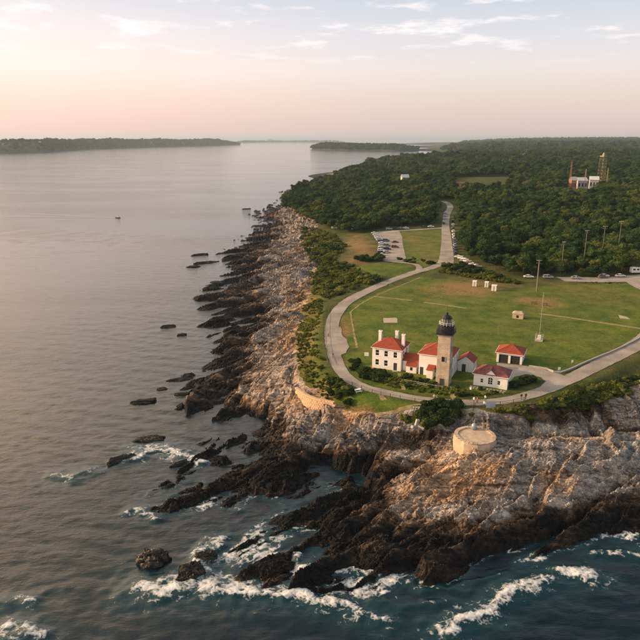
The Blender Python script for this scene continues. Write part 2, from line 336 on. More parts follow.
tan = np.clip(.35 + .9 * fbm(GX / 11, GY / 14, 3, 110), 0, 1) * .5 + .12 + .2 * sst(140, 170, GY)
for b in ((455, 462, 11, 8, .9, 7), (470, 480, 9, 6, .8, 6), (415, 490, 8, 6, .55, 5), (300, 300, 7, 25, .7, 5), (290, 340, 6, 20, .8, 4), (300, 405, 8, 6, .8, 4), (345, 420, 8, 5, .8, 5), (300, 250, 8, 30, .6, 5), (560, 485, 5, 4, .6, 5), (260, 400, 6, 8, .4, 3), (320, 460, 14, 5, .5, 3), (220, 503, 8, 4, .5, 1)): blob(tan, *b)
slope = np.zeros_like(TZ)

m, n, b = new_mat('ground_cover'); q = NB(n); P = q.pos()
st = q.mapping(P, rot=(0, 0, R(-48)), sc=(.07, .55, .30))
n1 = q.math('ADD', q.math('MULTIPLY', q.noise(st, 1.0, 8, .62, .6), .62), q.math('MULTIPLY', q.noise(q.mapping(P, rot=(0, 0, R(-47)), sc=(.018, .13, .1)), 1.0, 4, .55, .5), .38)); n2 = q.noise(P, .9, 6, .6); n3 = q.noise(q.mapping(P, rot=(0, 0, R(-40)), sc=(.22, 2.0, 1.4)), 1.0, 6, .62)
k = q.math('ADD', q.math('MULTIPLY', n1, .58), q.math('ADD', q.math('MULTIPLY', n2, .12), q.math('MULTIPLY', n3, .30)))
rock_grey = q.ramp(k, [(.39, (.018, .019, .021)), (.445, (.10, .10, .103)), (.50, (.25, .255, .26)), (.58, (.52, .52, .525))])
rock_tan = q.ramp(k, [(.39, (.026, .016, .010)), (.445, (.17, .095, .05)), (.50, (.40, .245, .135)), (.58, (.66, .48, .32))])
rockc = q.mix(q.math('MULTIPLY', q.attr('tan'), .9, True), rock_grey, rock_tan)
midc = q.ramp(k, [(.40, (.012, .010, .009)), (.47, (.055, .038, .027)), (.55, (.19, .12, .072)), (.64, (.38, .27, .18))])
wet_shade_c = q.ramp(k, [(.40, (.003, .004, .005)), (.49, (.009, .009, .009)), (.57, (.030, .021, .015)), (.66, (.10, .06, .035))])  # colour for wet rock and for the painted-in shade
wa = q.math('ADD', q.attr('wet'), q.math('MULTIPLY', q.math('SUBTRACT', n1, .5), -1.1)); rockc = q.mix(q.mapr(wa, .05, .5), rockc, midc); rockc = q.mix(q.mapr(wa, .45, 1.0), rockc, wet_shade_c)
gn = q.noise(P, .16, 6, .6); gf = q.noise(P, 1.7, 5, .65); gk = q.math('ADD', q.math('MULTIPLY', gn, .55), q.math('MULTIPLY', gf, .45))
lawnc = q.ramp(gk, [(.36, (.030, .066, .008)), (.5, (.066, .115, .012)), (.64, (.150, .165, .022))])
roughc = q.ramp(gk, [(.33, (.016, .034, .008)), (.5, (.038, .062, .012)), (.67, (.095, .105, .025))])
dryc = q.ramp(gf, [(.3, (.13, .085, .032)), (.55, (.25, .155, .065)), (.75, (.36, .245, .125))])
grassc = q.mix(q.attr('lawn'), roughc, lawnc)
dn = q.math('MULTIPLY', q.attr('dry'), q.mapr(gk, .3, .62, .25, 1.15), True)
grassc = q.mix(dn, grassc, dryc)
ga = q.math('ADD', q.attr('grass'), q.math('MULTIPLY', q.math('SUBTRACT', gf, .5), .9)); ga = q.mapr(ga, .42, .62)
n.links.new(q.mix(ga, rockc, grassc), b.inputs['Base Color'])
rr = q.mix(q.attr('wet'), c4((.9,) * 3), c4((.62,) * 3)); n.links.new(q.mix(ga, rr, c4((.95,) * 3)), b.inputs['Roughness']); b.inputs['Specular IOR Level'].default_value = .14
vr = q('ShaderNodeTexVoronoi', {0: q.mapping(P, rot=(0, 0, R(-42)), sc=(.42, 1.25, 1.1)), 'Scale': .9}, feature='DISTANCE_TO_EDGE').outputs[0]; vr2 = q('ShaderNodeTexVoronoi', {0: q.mapping(P, rot=(0, 0, R(-50)), sc=(.5, 1.3, 1.2)), 'Scale': 2.6}, feature='DISTANCE_TO_EDGE').outputs[0]
crk = q.math('ADD', q.mapr(vr, 0, .10, -.55, 0.0), q.mapr(vr2, 0, .12, -.22, 0.0)); crk = q.math('MULTIPLY', crk, q.math('SUBTRACT', 1.0, ga))
bh = q.math('ADD', crk, q.math('ADD', q.math('MULTIPLY', n3, 1.0), q.math('MULTIPLY', n2, .6))); bmp = q.bump(bh, .9, q.math('ADD', q.math('MULTIPLY', q.math('SUBTRACT', 1.0, ga), .36), .12))
n.links.new(bmp, b.inputs['Normal'])
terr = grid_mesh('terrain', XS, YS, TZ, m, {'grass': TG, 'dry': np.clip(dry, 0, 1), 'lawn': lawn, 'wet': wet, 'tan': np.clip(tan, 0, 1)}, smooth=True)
terr['kind'] = 'structure'
_fs = np.minimum(np.minimum(TG[:-1, :-1], TG[1:, 1:]), np.minimum(TG[:-1, 1:], TG[1:, :-1])) > .5
terr.data.polygons.foreach_set('use_smooth', _fs.ravel())

# ------------------------------------------------------------------ sea
SX = axis([(-75, .55), (85, None)], 1.045, 60000, -60000)
SY = axis([(60, .5), (150, .8), (260, 1.6), (400, None)], 1.04, 70000)
QX, QY = np.meshgrid(SX, SY)
fadew = 1 - sst(250, 700, QY)
sw = .05 * np.sin((QY * .93 + QX * .30 + 3 * fbm(QX / 25, QY / 25, 2, 200)) * 2 * np.pi / 6.3) + .16 * fbm(QX / 9, QY / 4.5, 4, 210) + .10 * fbm(QX / 3.2, QY / 1.6, 2, 215)
# foam patches: (px, py, radius x, radius y, amount)
foam = np.zeros_like(QX)
FO = [(70, 478, 5, 4, .75), (62, 474, 3, 3, .4), (150, 448, 7, 4.5, .95), (175, 455, 6, 4, .95), (130, 456, 5, 3, .8), (190, 465, 5, 3, .6), (200, 467, 5, 2.5, .5), (140, 515, 4, 1.6, .85), (125, 540, 3, 2, .45), (108, 538, 3, 2, .35), (165, 487, 6, 2, .5),
      (207, 548, 3, 4, .85), (200, 565, 5, 3, .8), (185, 580, 7, 3.5, 1.0), (205, 585, 6, 3.5, 1.0), (150, 590, 7, 3, .7), (225, 578, 4, 4, .9), (170, 600, 7, 3, .6), (120, 600, 5, 3, .5), (150, 560, 3, 3, .6), (15, 606, 6, 3, .65), (20, 632, 5, 3, .8), (0, 640, 5, 3, .8), (105, 630, 3, 5, .45),
      (250, 595, 4, 2, .95), (275, 594, 5, 1.6, .95), (300, 598, 5, 1.6, .95), (330, 605, 5, 1.5, .9), (355, 612, 4, 1.3, .7), (310, 570, 4, 2.5, .75), (330, 570, 4, 2, .85), (355, 574, 4, 1.2, .8), (300, 557, 2.5, 3, .7), (315, 590, 4, 3, .4), (390, 600, 3, 4, .45), (370, 590, 4, 3, .35),
      (400, 612, 5, 2, .4), (455, 618, 6, 3, .75), (480, 622, 6, 2.6, .9), (495, 605, 5, 2.4, .85), (510, 592, 5, 2, .9), (525, 585, 5, 1.8, .85), (540, 580, 4, 2, .5), (570, 572, 5, 1.5, 1.0), (590, 577, 5, 1.3, .8), (560, 580, 3, 1.4, .5), (600, 555, 6, 1.3, .7), (620, 555, 5, 1.6, .6), (530, 567, 5, 2.4, .6), (590, 545, 5, 2, .4), (640, 550, 5, 2, .7), (420, 600, 4, 3, .35), (460, 600, 4, 3, .3), (445, 590, 5, 2, .3),
      (375, 490, 5, 1.6, .8), (395, 489, 3, 1.4, .9), (350, 491, 4, 1.6, .5), (330, 494, 4, 2, .3), (280, 508, 4, 3, .28), (240, 520, 4, 3, .25), (290, 430, 3, 2, .0), (262, 427, 3, 2.5, .6), (255, 432, 5, 2, .3), (195, 261, 8, 3, .45), (205, 256, 7, 3, .35), (160, 327, 5, 3, .2), (195, 331, 5, 4, .4), (285, 227, 7, 5, .5), (205, 330, 4, 3, .4)]
_f1 = fbm(QX / 5, QY / 5, 4, 240, .6) * 3.4; _f2 = fbm(QX / 5, QY / 5, 4, 260, .6) * 2.6; _nf = QY < 420
FX = QX + _f1; FY = QY + _f2; crest = np.zeros_like(QX)
for pts_, wd, amt in (([(238, 592), (255, 594), (280, 592), (305, 598), (335, 606), (360, 614), (385, 622)], 1.5, 1.0), ([(300, 556), (306, 566), (318, 574), (335, 570), (355, 574), (374, 576)], 1.2, .95), ([(440, 632), (465, 622), (485, 612), (500, 600), (520, 588), (545, 583)], 2.0, .95), ([(555, 572), (575, 575), (598, 579)], 1.2, 1.0), ([(590, 556), (612, 553), (640, 556)], 1.3, .8), ([(215, 542), (205, 556), (195, 568), (215, 580), (228, 586)], 1.7, .9), ([(140, 588), (165, 592), (190, 586), (215, 590), (238, 592)], 2.4, .95), ([(128, 462), (148, 452), (172, 450), (200, 462)], 1.8, .95), ([(128, 512), (142, 514), (160, 518)], 1.1, .85), ([(340, 491), (372, 492), (400, 489)], 1.0, .8), ([(0, 606), (16, 600), (34, 602)], 1.6, .75), ([(0, 628), (20, 630), (38, 638)], 1.8, .9), ([(380, 604), (400, 610), (425, 605), (450, 604)], 1.3, .55), ([(52, 476), (70, 480), (90, 472)], 1.7, .75), ([(400, 585), (430, 592), (460, 588), (490, 580), (510, 572)], 1.0, .55)):
    d = seg_dist(FX, FY, WL(pts_, 0)) / wd; g_ = amt * np.exp(-d ** 2); crest = np.maximum(crest, g_); foam = np.maximum(foam, np.maximum(g_, .6 * amt * np.exp(-(d / 3.4) ** 2)))
for (a, c, rx, ry, amt) in FO:
    amt *= .82; x, y = W(a, c, 0); d = np.hypot((FX - x) / rx, (FY - y) / ry); foam = np.maximum(foam, amt * np.exp(-(d * .85) ** 2))
near = QY < 420
shore = np.zeros_like(foam); tb = np.full_like(foam, -9.); tb[near] = np.interp(0, [0], [0])
jj = np.clip(np.searchsorted(YS, QY) - 1, 0, len(YS) - 2); ii = np.clip(np.searchsorted(XS, QX) - 1, 0, len(XS) - 2); tb = TZ[jj, ii]
shore = np.exp(-((tb + .45) / .95) ** 2) * near * (.55 + .9 * np.clip(.5 + fbm(QX / 9, QY / 9, 3, 270), 0, 1))
expo = .22 + .52 * (1 - sst(108, 140, QY))
foam = np.clip(np.maximum(foam, shore * expo) + .02, 0, 1) * near
wz = sw * fadew + .55 * crest * fadew + .35 * foam * fadew * np.clip(fbm(QX / 1.6, QY / 1.6, 3, 230) + .4, 0, 1)
m, n, b = new_mat('sea_water'); q = NB(n); P = q.pos()
b.inputs['IOR'].default_value = 1.44
wv = q.mapping(P, rot=(0, 0, R(-14)), sc=(.42, 1.0, 1))
h1 = q.noise(wv, .55, 6, .68, .4); h2 = q.noise(q.mapping(P, rot=(0, 0, R(18)), sc=(.5, 1, 1)), 1.3, 4, .6); h3 = q.noise(q.mapping(P, rot=(0, 0, R(-8)), sc=(.25, 1, 1)), .12, 3, .5)
hh = q.math('ADD', q.math('MULTIPLY', h1, 1.0), q.math('ADD', q.math('MULTIPLY', h2, .55), q.math('MULTIPLY', h3, .5)))
big = q.noise(q.mapping(P, rot=(0, 0, R(30)), sc=(.35, 1, 1)), .012, 4, .55, .8)
bst = q.mapr(big, .38, .62, .15, .27)
bp = q.bump(hh, bst, 1.0); 
# foam lace
fa = q.attr('foam')
fw = q('ShaderNodeTexVoronoi', {0: q('ShaderNodeVectorMath', {0: P, 1: q('ShaderNodeVectorMath', {0: q('ShaderNodeTexNoise', {0: P, 'Scale': .6, 'Detail': 4}).outputs[1], 3: 2.2}, operation='SCALE').outputs[0]}, operation='ADD').outputs[0], 'Scale': .8}, feature='DISTANCE_TO_EDGE').outputs[0]
lace = q.math('SUBTRACT', 1.0, q.mapr(fw, .0, .32)); fn = q.noise(P, .55, 7, .68, .8); fn2 = q.noise(P, 2.8, 4, .6)
fl_ = q.noise(q.mapping(P, rot=(0, 0, R(-20)), sc=(.6, 1.3, 1)), .2, 4, .6, 1.2)
fv = q.math('ADD', q.math('MULTIPLY', lace, .10), q.math('ADD', q.math('MULTIPLY', q.math('ADD', q.math('MULTIPLY', q.math('SUBTRACT', fn, .5), 1.9), .5), .50), q.math('ADD', q.math('MULTIPLY', fn2, .22), q.math('MULTIPLY', fl_, .35))))
thr = q.math('SUBTRACT', 1.02, q.math('MULTIPLY', fa, .60))
fm = q.math('MULTIPLY', q.math('POWER', q.math('MULTIPLY', q.math('SUBTRACT', fv, thr), 4.2, True), .85), .97)
deep = q.mix(q.mapr(fa, .15, .7), c4((.001, .008, .013)), c4((.005, .032, .043)))
n.links.new(q.mix(fm, deep, c4((.74, .76, .78))), b.inputs['Base Color'])
n.links.new(q.math('ADD', .06, q.math('MULTIPLY', fm, .6)), b.inputs['Roughness'])
n.links.new(q.bump(fv, q.math('MULTIPLY', fm, .6), .35, bp), b.inputs['Normal'])
sea = grid_mesh('sea', SX, SY, wz, m, {'foam': foam}); sea['kind'] = 'structure'

# ------------------------------------------------------------------ object helpers
def link(o, parent=None):
    COL.objects.link(o)
    if parent: o.parent = parent
    return o
def tag(o, label, cat, group=None):
    o['label'] = label; o['category'] = cat
    if group: o['group'] = group
    return o
def thing(name, label, cat, loc=(0, 0, 0), rz=0, group=None):
    o = bpy.data.objects.new(name, None); o.empty_display_size = .3; link(o); o.location = loc; o.rotation_euler = (0, 0, rz); return tag(o, label, cat, group)
class MB:
    def __init__(s): s.bm = bmesh.new()
    def box(s, x0, x1, y0, y1, z0, z1):
        v = [s.bm.verts.new(p) for p in ((x0, y0, z0), (x1, y0, z0), (x1, y1, z0), (x0, y1, z0), (x0, y0, z1), (x1, y0, z1), (x1, y1, z1), (x0, y1, z1))]
        for f in ((3, 2, 1, 0), (4, 5, 6, 7), (0, 1, 5, 4), (1, 2, 6, 5), (2, 3, 7, 6), (3, 0, 4, 7)): s.bm.faces.new([v[i] for i in f])
        return s
    def poly(s, verts, faces):
        v = [s.bm.verts.new(p) for p in verts]
        for f in faces: s.bm.faces.new([v[i] for i in f])
        return s
    def lathe(s, prof, n=16, cx=0, cy=0, sq=False, rot=0):
        rings = []
        for r, z in prof:
            rings.append([s.bm.verts.new((cx + r * math.cos(rot + 2 * math.pi * i / n), cy + r * math.sin(rot + 2 * math.pi * i / n), z)) for i in range(n)])
        for a, b in zip(rings, rings[1:]):
            for i in range(n): s.bm.faces.new((a[i], a[(i + 1) % n], b[(i + 1) % n], b[i]))
        s.bm.faces.new(rings[0][::-1]); s.bm.faces.new(rings[-1]); return s
    def bar(s, p, q, r, n=6):
        p, q = Vector(p), Vector(q); d = (q - p).normalized(); a = d.orthogonal().normalized(); c = d.cross(a)
        A, B = ([s.bm.verts.new(w + (a * math.cos(2 * math.pi * i / n) + c * math.sin(2 * math.pi * i / n)) * r) for i in range(n)] for w in (p, q))
        for i in range(n): s.bm.faces.new((A[i], A[(i + 1) % n], B[(i + 1) % n], B[i]))
        s.bm.faces.new(A[::-1]); s.bm.faces.new(B); return s
    def bevel(s, w=.05, seg=1):
        bmesh.ops.bevel(s.bm, geom=list(s.bm.edges), offset=w, segments=seg, affect='EDGES', clamp_overlap=True); return s
    def mesh(s, name, mat, smooth=False):
        bmesh.ops.recalc_face_normals(s.bm, faces=list(s.bm.faces)); me = bpy.data.meshes.new(name); s.bm.to_mesh(me); s.bm.free()
        for m_ in (mat if isinstance(mat, (list, tuple)) else [mat]): me.materials.append(m_)
        if smooth: me.polygons.foreach_set('use_smooth', [True] * len(me.polygons))
        return me
    def build(s, name, mat, parent=None, smooth=False): return link(bpy.data.objects.new(name, s.mesh(name, mat, smooth)), parent)
def copy_tree(o, parent=None):
    c = o.copy(); link(c)
    c.parent = parent
    for ch in o.children: copy_tree(ch, c)
    return c

# ------------------------------------------------------------------ roads and paths, draped on the terrain
def drape(name, loops, mat, lift, step=1.2, kind='structure'):
    """loops: closed outlines in world xy"""
    vs, es = [], []
    for lp in loops:
        s = len(vs); k = len(lp); vs += [Vector(p) for p in lp]; es += [(s + i, s + (i + 1) % k) for i in range(k)]
    a = np.array([[v.x, v.y] for v in vs]); x0, y0 = a.min(0); x1, y1 = a.max(0)
    gx, gy = np.meshgrid(np.arange(x0, x1, step), np.arange(y0, y1, step)); gx, gy = gx.ravel(), gy.ravel()
    d = np.max([sdf(gx, gy, lp) for lp in loops], 0); k = d > step * .5
    vs += [Vector((float(p), float(r))) for p, r in zip(gx[k], gy[k])]
    r = delaunay_2d_cdt(vs, es, [], 1, 1e-4)
    V = [(v.x, v.y, zat(v.x, v.y) + lift) for v in r[0]]
    me = bpy.data.meshes.new(name); me.from_pydata(V, [], [list(f) for f in r[2]]); me.update()
    me.polygons.foreach_set('use_smooth', [True] * len(me.polygons))
    if me.polygons and me.polygons[0].normal.z < 0: me.flip_normals()
    me.materials.append(mat); o = link(bpy.data.objects.new(name, me)); o['kind'] = kind; return o
def ribbon_loop(pts, widths, step=1.5, wob=.12):
    c = spline(pts, step); n_ = len(c)
    ws = np.interp(np.linspace(0, 1, n_), np.linspace(0, 1, len(widths)), widths); A, B = [], []
    for i in range(n_):
        p0, p1 = np.array(c[max(0, i - 1)]), np.array(c[min(n_ - 1, i + 1)]); t = (p1 - p0) / (np.linalg.norm(p1 - p0) + 1e-9); nn = np.array([-t[1], t[0]])
        w = ws[i] / 2
        A.append(tuple(np.array(c[i]) + nn * (w + rnd.uniform(-wob, wob)))); B.append(tuple(np.array(c[i]) - nn * (w + rnd.uniform(-wob, wob))))
    return A + B[::-1]
def dense(lp, step=1.5, wob=.15):
    o = []
    for i in range(len(lp)):
        p, r = np.array(lp[i]), np.array(lp[(i + 1) % len(lp)]); k = max(1, int(np.linalg.norm(r - p) / step))
        for j in range(k): v = p + (r - p) * j / k; o.append((v[0] + rnd.uniform(-wob, wob), v[1] + rnd.uniform(-wob, wob)))
    return o
m, n, b = new_mat('worn_asphalt'); q = NB(n); P = q.pos()
f1 = q.noise(P, .12, 6, .6); f2 = q.noise(P, 2.2, 5, .7); k = q.math('ADD', q.math('MULTIPLY', f1, .6), q.math('MULTIPLY', f2, .4))
n.links.new(q.ramp(k, [(.36, (.15, .135, .125)), (.5, (.27, .24, .215)), (.64, (.38, .345, .31))]), b.inputs['Base Color']); b.inputs['Roughness'].default_value = .9
n.links.new(q.bump(f2, .4, .03), b.inputs['Normal'])
m, n, b = new_mat('trodden_path'); q = NB(n); P = q.pos(); f2 = q.noise(P, .9, 6, .7)
n.links.new(q.ramp(f2, [(.3, (.12, .11, .035)), (.5, (.24, .19, .085)), (.7, (.37, .30, .19))]), b.inputs['Base Color']); b.inputs['Roughness'].default_value = .95
RZ = 9.0
road_pts = WL(ROAD_PX)
drape('road', [ribbon_loop(road_pts, [7.5, 7.2, 7.0, 6.4, 5.4, 4.2, 3.6, 3.6, 4.0, 4.8, 5.0, 5.0, 4.6, 4.6, 4.8])], MATS['worn_asphalt'], .09)
drape('access_road', [ribbon_loop(WL([(444, 267), (446.5, 258), (446.5, 240), (445.5, 226), (447, 216), (450, 211), (448.5, 207.5), (443, 205)], 9.6), [8.5, 6.5, 5.5, 5.5, 5.5])], MATS['worn_asphalt'], .10)
drape('forecourt', [dense(WL([(497, 363.5), (521, 366), (532, 368), (560, 374), (566, 376.5), (545, 387), (541, 386), (546, 381.5), (541, 377.5), (526, 374.5), (515, 377), (509, 383), (505, 380), (508, 372), (497, 368)]))], MATS['worn_asphalt'], .075)
drape('layby', [dense(WL([(333, 329), (341, 327), (342, 335), (347, 340), (349, 347), (346, 353), (338, 356), (331, 350)]))], MATS['worn_asphalt'], .08)
drape('parking_lot', [dense(WL([(372, 232.5), (386, 231.5), (399, 231.5), (402, 237), (403, 246), (406, 259), (404, 262), (382, 261), (378, 257), (383, 247), (376, 240)], 9.4), 3)], MATS['worn_asphalt'], .10)
drape('lot_lane', [ribbon_loop(WL([(392, 231.5), (410, 230.8), (428, 229.6), (445, 228.2)], 9.6), [4.5, 4.5], 4)], MATS['worn_asphalt'], .13)
drape('lot_spur', [ribbon_loop(WL([(384, 261.5), (402, 263.2), (414, 264.8), (419, 267.5), (418, 272)], 9.3), [2.6, 2.8, 3.4], 2)], MATS['worn_asphalt'], .12)
drape('roadside_lot', [dense(WL([(556, 277.5), (600, 278), (640, 275), (720, 268), (760, 280), (700, 300), (648, 293), (634, 287), (626, 282), (600, 282.5), (565, 282)], 9.4), 2.5)], MATS['worn_asphalt'], .10)
for pts, w, z in ([(374, 297), (392, 299), (412, 301)], 1.5, 9), ([(424, 302.5), (445, 305.5), (466, 308.5)], 1.7, 9), ([(539, 314), (570, 318), (605, 323.5), (650, 330)], 1.9, 9), ([(350.5, 312), (353, 328), (357, 348)], .7, 9), ([(350.5, 312), (366, 301), (395, 288), (420, 278.5)], .7, 9), ([(448.5, 388), (452, 394), (454, 400)], 1.3, 9), ([(399, 374), (401, 382), (404, 390)], 1.1, 9), ([(380, 391.5), (381, 397), (384, 402)], 1.6, 8.5), ([(375, 413), (400, 412), (425, 409.5), (450, 412), (470, 417)], 1.1, 7.6):
    o = drape('path', [ribbon_loop(WL(pts, z), [w, w * .8, w], .8, .18)], MATS['trodden_path'], .06, .6)
for pts in ([(383, 318.5), (397, 318.5), (397.5, 323.5), (383.5, 323.5)], [(618, 315), (627, 317), (630, 319.5), (620, 318.5)]):
    o = drape('bare_patch', [dense(WL(pts), .6, .12)], simple('pale_gravel', (.38, .32, .26), .95, .25, 2), .055, .6)

# ------------------------------------------------------------------ foliage
def leaf_mat(name, dark, mid, light):
    m, n, b = new_mat(name); q = NB(n)
    ri = q('ShaderNodeObjectInfo').outputs['Random']; at = q.attr('leafv')
    v = q.math('ADD', q.math('MULTIPLY', ri, .5), q.math('MULTIPLY', at, .5))
    v = q.math('ADD', v, q.math('MULTIPLY', q.math('SUBTRACT', q.noise(q.pos(), .022, 3), .5), .9))
    n.links.new(q.ramp(v, [(.12, dark), (.5, mid), (.9, light)]), b.inputs['Base Color']); b.inputs['Roughness'].default_value = .85; b.inputs['Specular IOR Level'].default_value = .06
    return m
leaf_mat('tree_leaf', (.008, .026, .011), (.028, .060, .016), (.10, .115, .025))
leaf_mat('shrub_leaf', (.030, .048, .010), (.085, .105, .018), (.19, .17, .038))
leaf_mat('hedge_leaf', (.010, .024, .009), (.022, .042, .012), (.055, .070, .018))
simple('bark', (.10, .075, .055), .9, .3, 3)
def crown_mesh(name, seed, rx, rz, z0, nl, nleaf, leaf, mat):
    """lobed crown: small leaf sprays over and inside several lobes round a leafy core"""
    r = np.random.RandomState(seed); lob = [(0, 0, z0 + rz * .55, rx * .72, rz * .55)]
    for i in range(nl):
        a = r.uniform(0, 6.28); d = rx * r.uniform(.35, .68); s = rx * r.uniform(.28, .48)
        lob.append((d * math.cos(a), d * math.sin(a), z0 + rz * r.uniform(.25, .95), s, s * r.uniform(.65, .9)))
    V, F, A = [], [], []
    wts = np.array([l[3] * l[3] for l in lob]); wts /= wts.sum()
    for k in range(nleaf):
        l = lob[r.choice(len(lob), p=wts)]; d = r.normal(size=3); d /= np.linalg.norm(d); d[2] = abs(d[2]) * .95 - .28 if r.rand() < .8 else d[2]
        rad = r.uniform(.80, 1.10)
        c = np.array([l[0] + d[0] * l[3] * rad, l[1] + d[1] * l[3] * rad, l[2] + d[2] * l[4] * rad])
        if c[2] < z0 * .6: c[2] = z0 * .6 + r.rand() * .3
        nn = d + r.normal(size=3) * .55; nn /= np.linalg.norm(nn); t = np.cross(nn, r.normal(size=3)); t /= np.linalg.norm(t); bb = np.cross(nn, t)
        s = leaf * r.uniform(.6, 1.4); i0 = len(V)
        V += [c - t * s, c - bb * s * .55 + nn * s * .18, c + t * s, c + bb * s * .55 + nn * s * .18]; F.append((i0, i0 + 1, i0 + 2, i0 + 3)); A += [r.rand()] * 4
    for l in lob:                                   # dense inner foliage of each lobe
        bm = bmesh.new(); bmesh.ops.create_icosphere(bm, subdivisions=2, radius=1)
        i0 = len(V)
        for v in bm.verts:
            k = .80 + .14 * math.sin(v.co.x * 7 + l[0]) * math.cos(v.co.y * 6 + l[1]); V.append(np.array([l[0] + v.co.x * l[3] * k, l[1] + v.co.y * l[3] * k, max(z0 * .6, l[2] + v.co.z * l[4] * k)])); A.append(.25)
        F += [tuple(i0 + v.index for v in f.verts) for f in bm.faces]; bm.free()
    me = bpy.data.meshes.new(name); me.from_pydata([tuple(v) for v in V], [], F); me.update()
    a = me.attributes.new('leafv', 'FLOAT', 'POINT'); a.data.foreach_set('value', np.array(A, np.float32)); me.materials.append(MATS[mat]); return me
def trunk_mesh(name, seed, h, r0, spread):
    r = random.Random(seed); b = MB(); p = Vector((0, 0, -.4)); segs = 3
    for i in range(segs):
        q_ = p + Vector((r.uniform(-.2, .2), r.uniform(-.2, .2), h / segs)); b.bar(p, q_, r0 * (1 - .22 * i), 6); p = q_ - Vector((0, 0, .05))
    for i in range(4):
        a = i * 1.57 + r.uniform(-.4, .4); s = Vector((0, 0, h * r.uniform(.5, .8))); b.bar(s, s + Vector((math.cos(a) * spread, math.sin(a) * spread, h * .5)), r0 * .4, 5)
    return b.mesh(name, MATS['bark'])
TREE_KINDS = []
for i, (rx, rz, z0, nl) in enumerate(((4.4, 4.2, 2.2, 7), (3.6, 5.0, 2.4, 6), (5.2, 3.8, 1.8, 9), (4.0, 3.4, 1.9, 7), (3.2, 4.2, 1.8, 6))):
    TREE_KINDS.append((crown_mesh('crown', 40 + i, rx, rz, z0, nl, 1500, .30, 'tree_leaf'), trunk_mesh('trunk', 60 + i, z0 + rz * .6, .22, rx * .4)))
SHRUB_KINDS = [crown_mesh('shrub', 80 + i, rx, rz, .25, nl, 420, .17, mt) for i, (rx, rz, nl, mt) in enumerate(((1.5, 1.3, 5, 'shrub_leaf'), (1.9, 1.1, 6, 'shrub_leaf'), (1.2, 1.4, 5, 'shrub_leaf'), (1.7, 1.2, 6, 'hedge_leaf'), (1.3, 1.3, 5, 'hedge_leaf')))]

FOREST = WL([(303, 213), (322, 226), (350, 232), (372, 230.5), (386, 227.5), (420, 225.5), (435, 223.5), (437, 214), (434, 207), (444, 201.5), (456, 205), (458, 213), (458, 222), (462, 238), (464, 255), (486, 265), (505, 274), (525, 283), (546, 283), (556, 275.5), (600, 275), (640, 271), (720, 264), (860, 262)], 10)
FOREST = [(195, 2060), (105, 1640), (10, 1180), (-22, 1000), (-40, 860), (-46, 760), (-38, 690)] + FOREST + [(1400, 420), (5200, 3000), (5600, 9500), (2300, 10500), (1050, 5200), (730, 4000), (720, 3000), (690, 2600), (520, 2380), (320, 2280)]
FIELD = WL([(455, 189), (507, 188), (512, 176), (452, 177)], 18)
FIELD2 = WL([(566, 190), (600, 190), (600, 181), (566, 181)], 19)
pts = []
rs = np.random.RandomState(12)
def scatter(x0, x1, y0, y1, sp, sc):
    gx, gy = np.meshgrid(np.arange(x0, x1, sp), np.arange(y0, y1, sp)); gx = (gx + rs.uniform(-.45, .45, gx.shape) * sp).ravel(); gy = (gy + rs.uniform(-.45, .45, gy.shape) * sp).ravel()
    k = inpoly(gx, gy, FOREST) & ~inpoly(gx, gy, FIELD) & ~inpoly(gx, gy, FIELD2)
    k &= (gx > -.12 * gy - 40) & (gx < .58 * gy + 60)
    for x, y in zip(gx[k], gy[k]): pts.append((x, y, sc * (rs.uniform(.62, 1.1) if rs.rand() < .75 else rs.uniform(1.1, 1.65))))
scatter(-60, 420, 300, 620, 5.2, .92); scatter(-60, 620, 620, 1000, 6.2, 1.08); scatter(-60, 1000, 1000, 1700, 9, 1.3); scatter(0, 1900, 1700, 3200, 15, 1.9); scatter(500, 5600, 3200, 9500, 32, 3.0)
P3 = np.array([(x, y, 0, s) for x, y, s in pts])
ji = np.clip(np.searchsorted(YS, P3[:, 1]) - 1, 0, len(YS) - 1); ii_ = np.clip(np.searchsorted(XS, P3[:, 0]) - 1, 0, len(XS) - 1)
P3[:, 2] = np.array([zat(x, y) for x, y in P3[:, :2]]) if len(P3) < 60000 else TZ[ji, ii_]
P3 = P3[P3[:, 2] > .7]
# in view order: the nearest trees inside the frame are individuals
inview = (np.abs(P3[:, 0]) < .52 * P3[:, 1]) & (P3[:, 0] > -.3 * P3[:, 1])
order = np.argsort(np.where(inview, P3[:, 1] - 8 * P3[:, 3], 1e9)); near_i = order[:300]; rest_i = order[300:]
crowns = {}
LMK = {'behind the roadside parking strip': W(600, 277, 10), 'behind the white camper van': W(640, 272, 10), 'near the thick pale pole': W(538, 287, 10), 'beside the car row at the junction': W(475, 266, 10), 'by the outer verge cars of the woodland road': W(458, 240, 10), 'by the inner verge of the woodland road': W(440, 222, 10), 'behind the mown field': W(415, 228, 10), 'behind the parking lot': W(385, 230, 10), 'at the head of the meadow': W(340, 230, 10), 'between the white sheds and the woodland': W(500, 276, 10)}
for c_, i in enumerate(near_i):
    x, y, z, s = P3[i]; k = rs.randint(5); edge = y
    lm = min(LMK, key=lambda q_: math.hypot(LMK[q_][0] - x, (LMK[q_][1] - y) * .6))
    t = thing('tree', '%s %s green tree %s' % ('big' if s > 1.35 else 'young' if s < .8 else 'mature', ('round crowned', 'tall crowned', 'wide spreading', 'low bushy', 'narrow crowned')[k], lm), 'tree', (x, y, z), rs.uniform(0, 6.28), 'trees ' + lm)
    t.scale = (s, s, s * rs.uniform(.85, 1.15))
    cr_ = link(bpy.data.objects.new('crown', TREE_KINDS[k][0]), t); link(bpy.data.objects.new('trunk', TREE_KINDS[k][1]), t); crowns.setdefault(k, cr_)
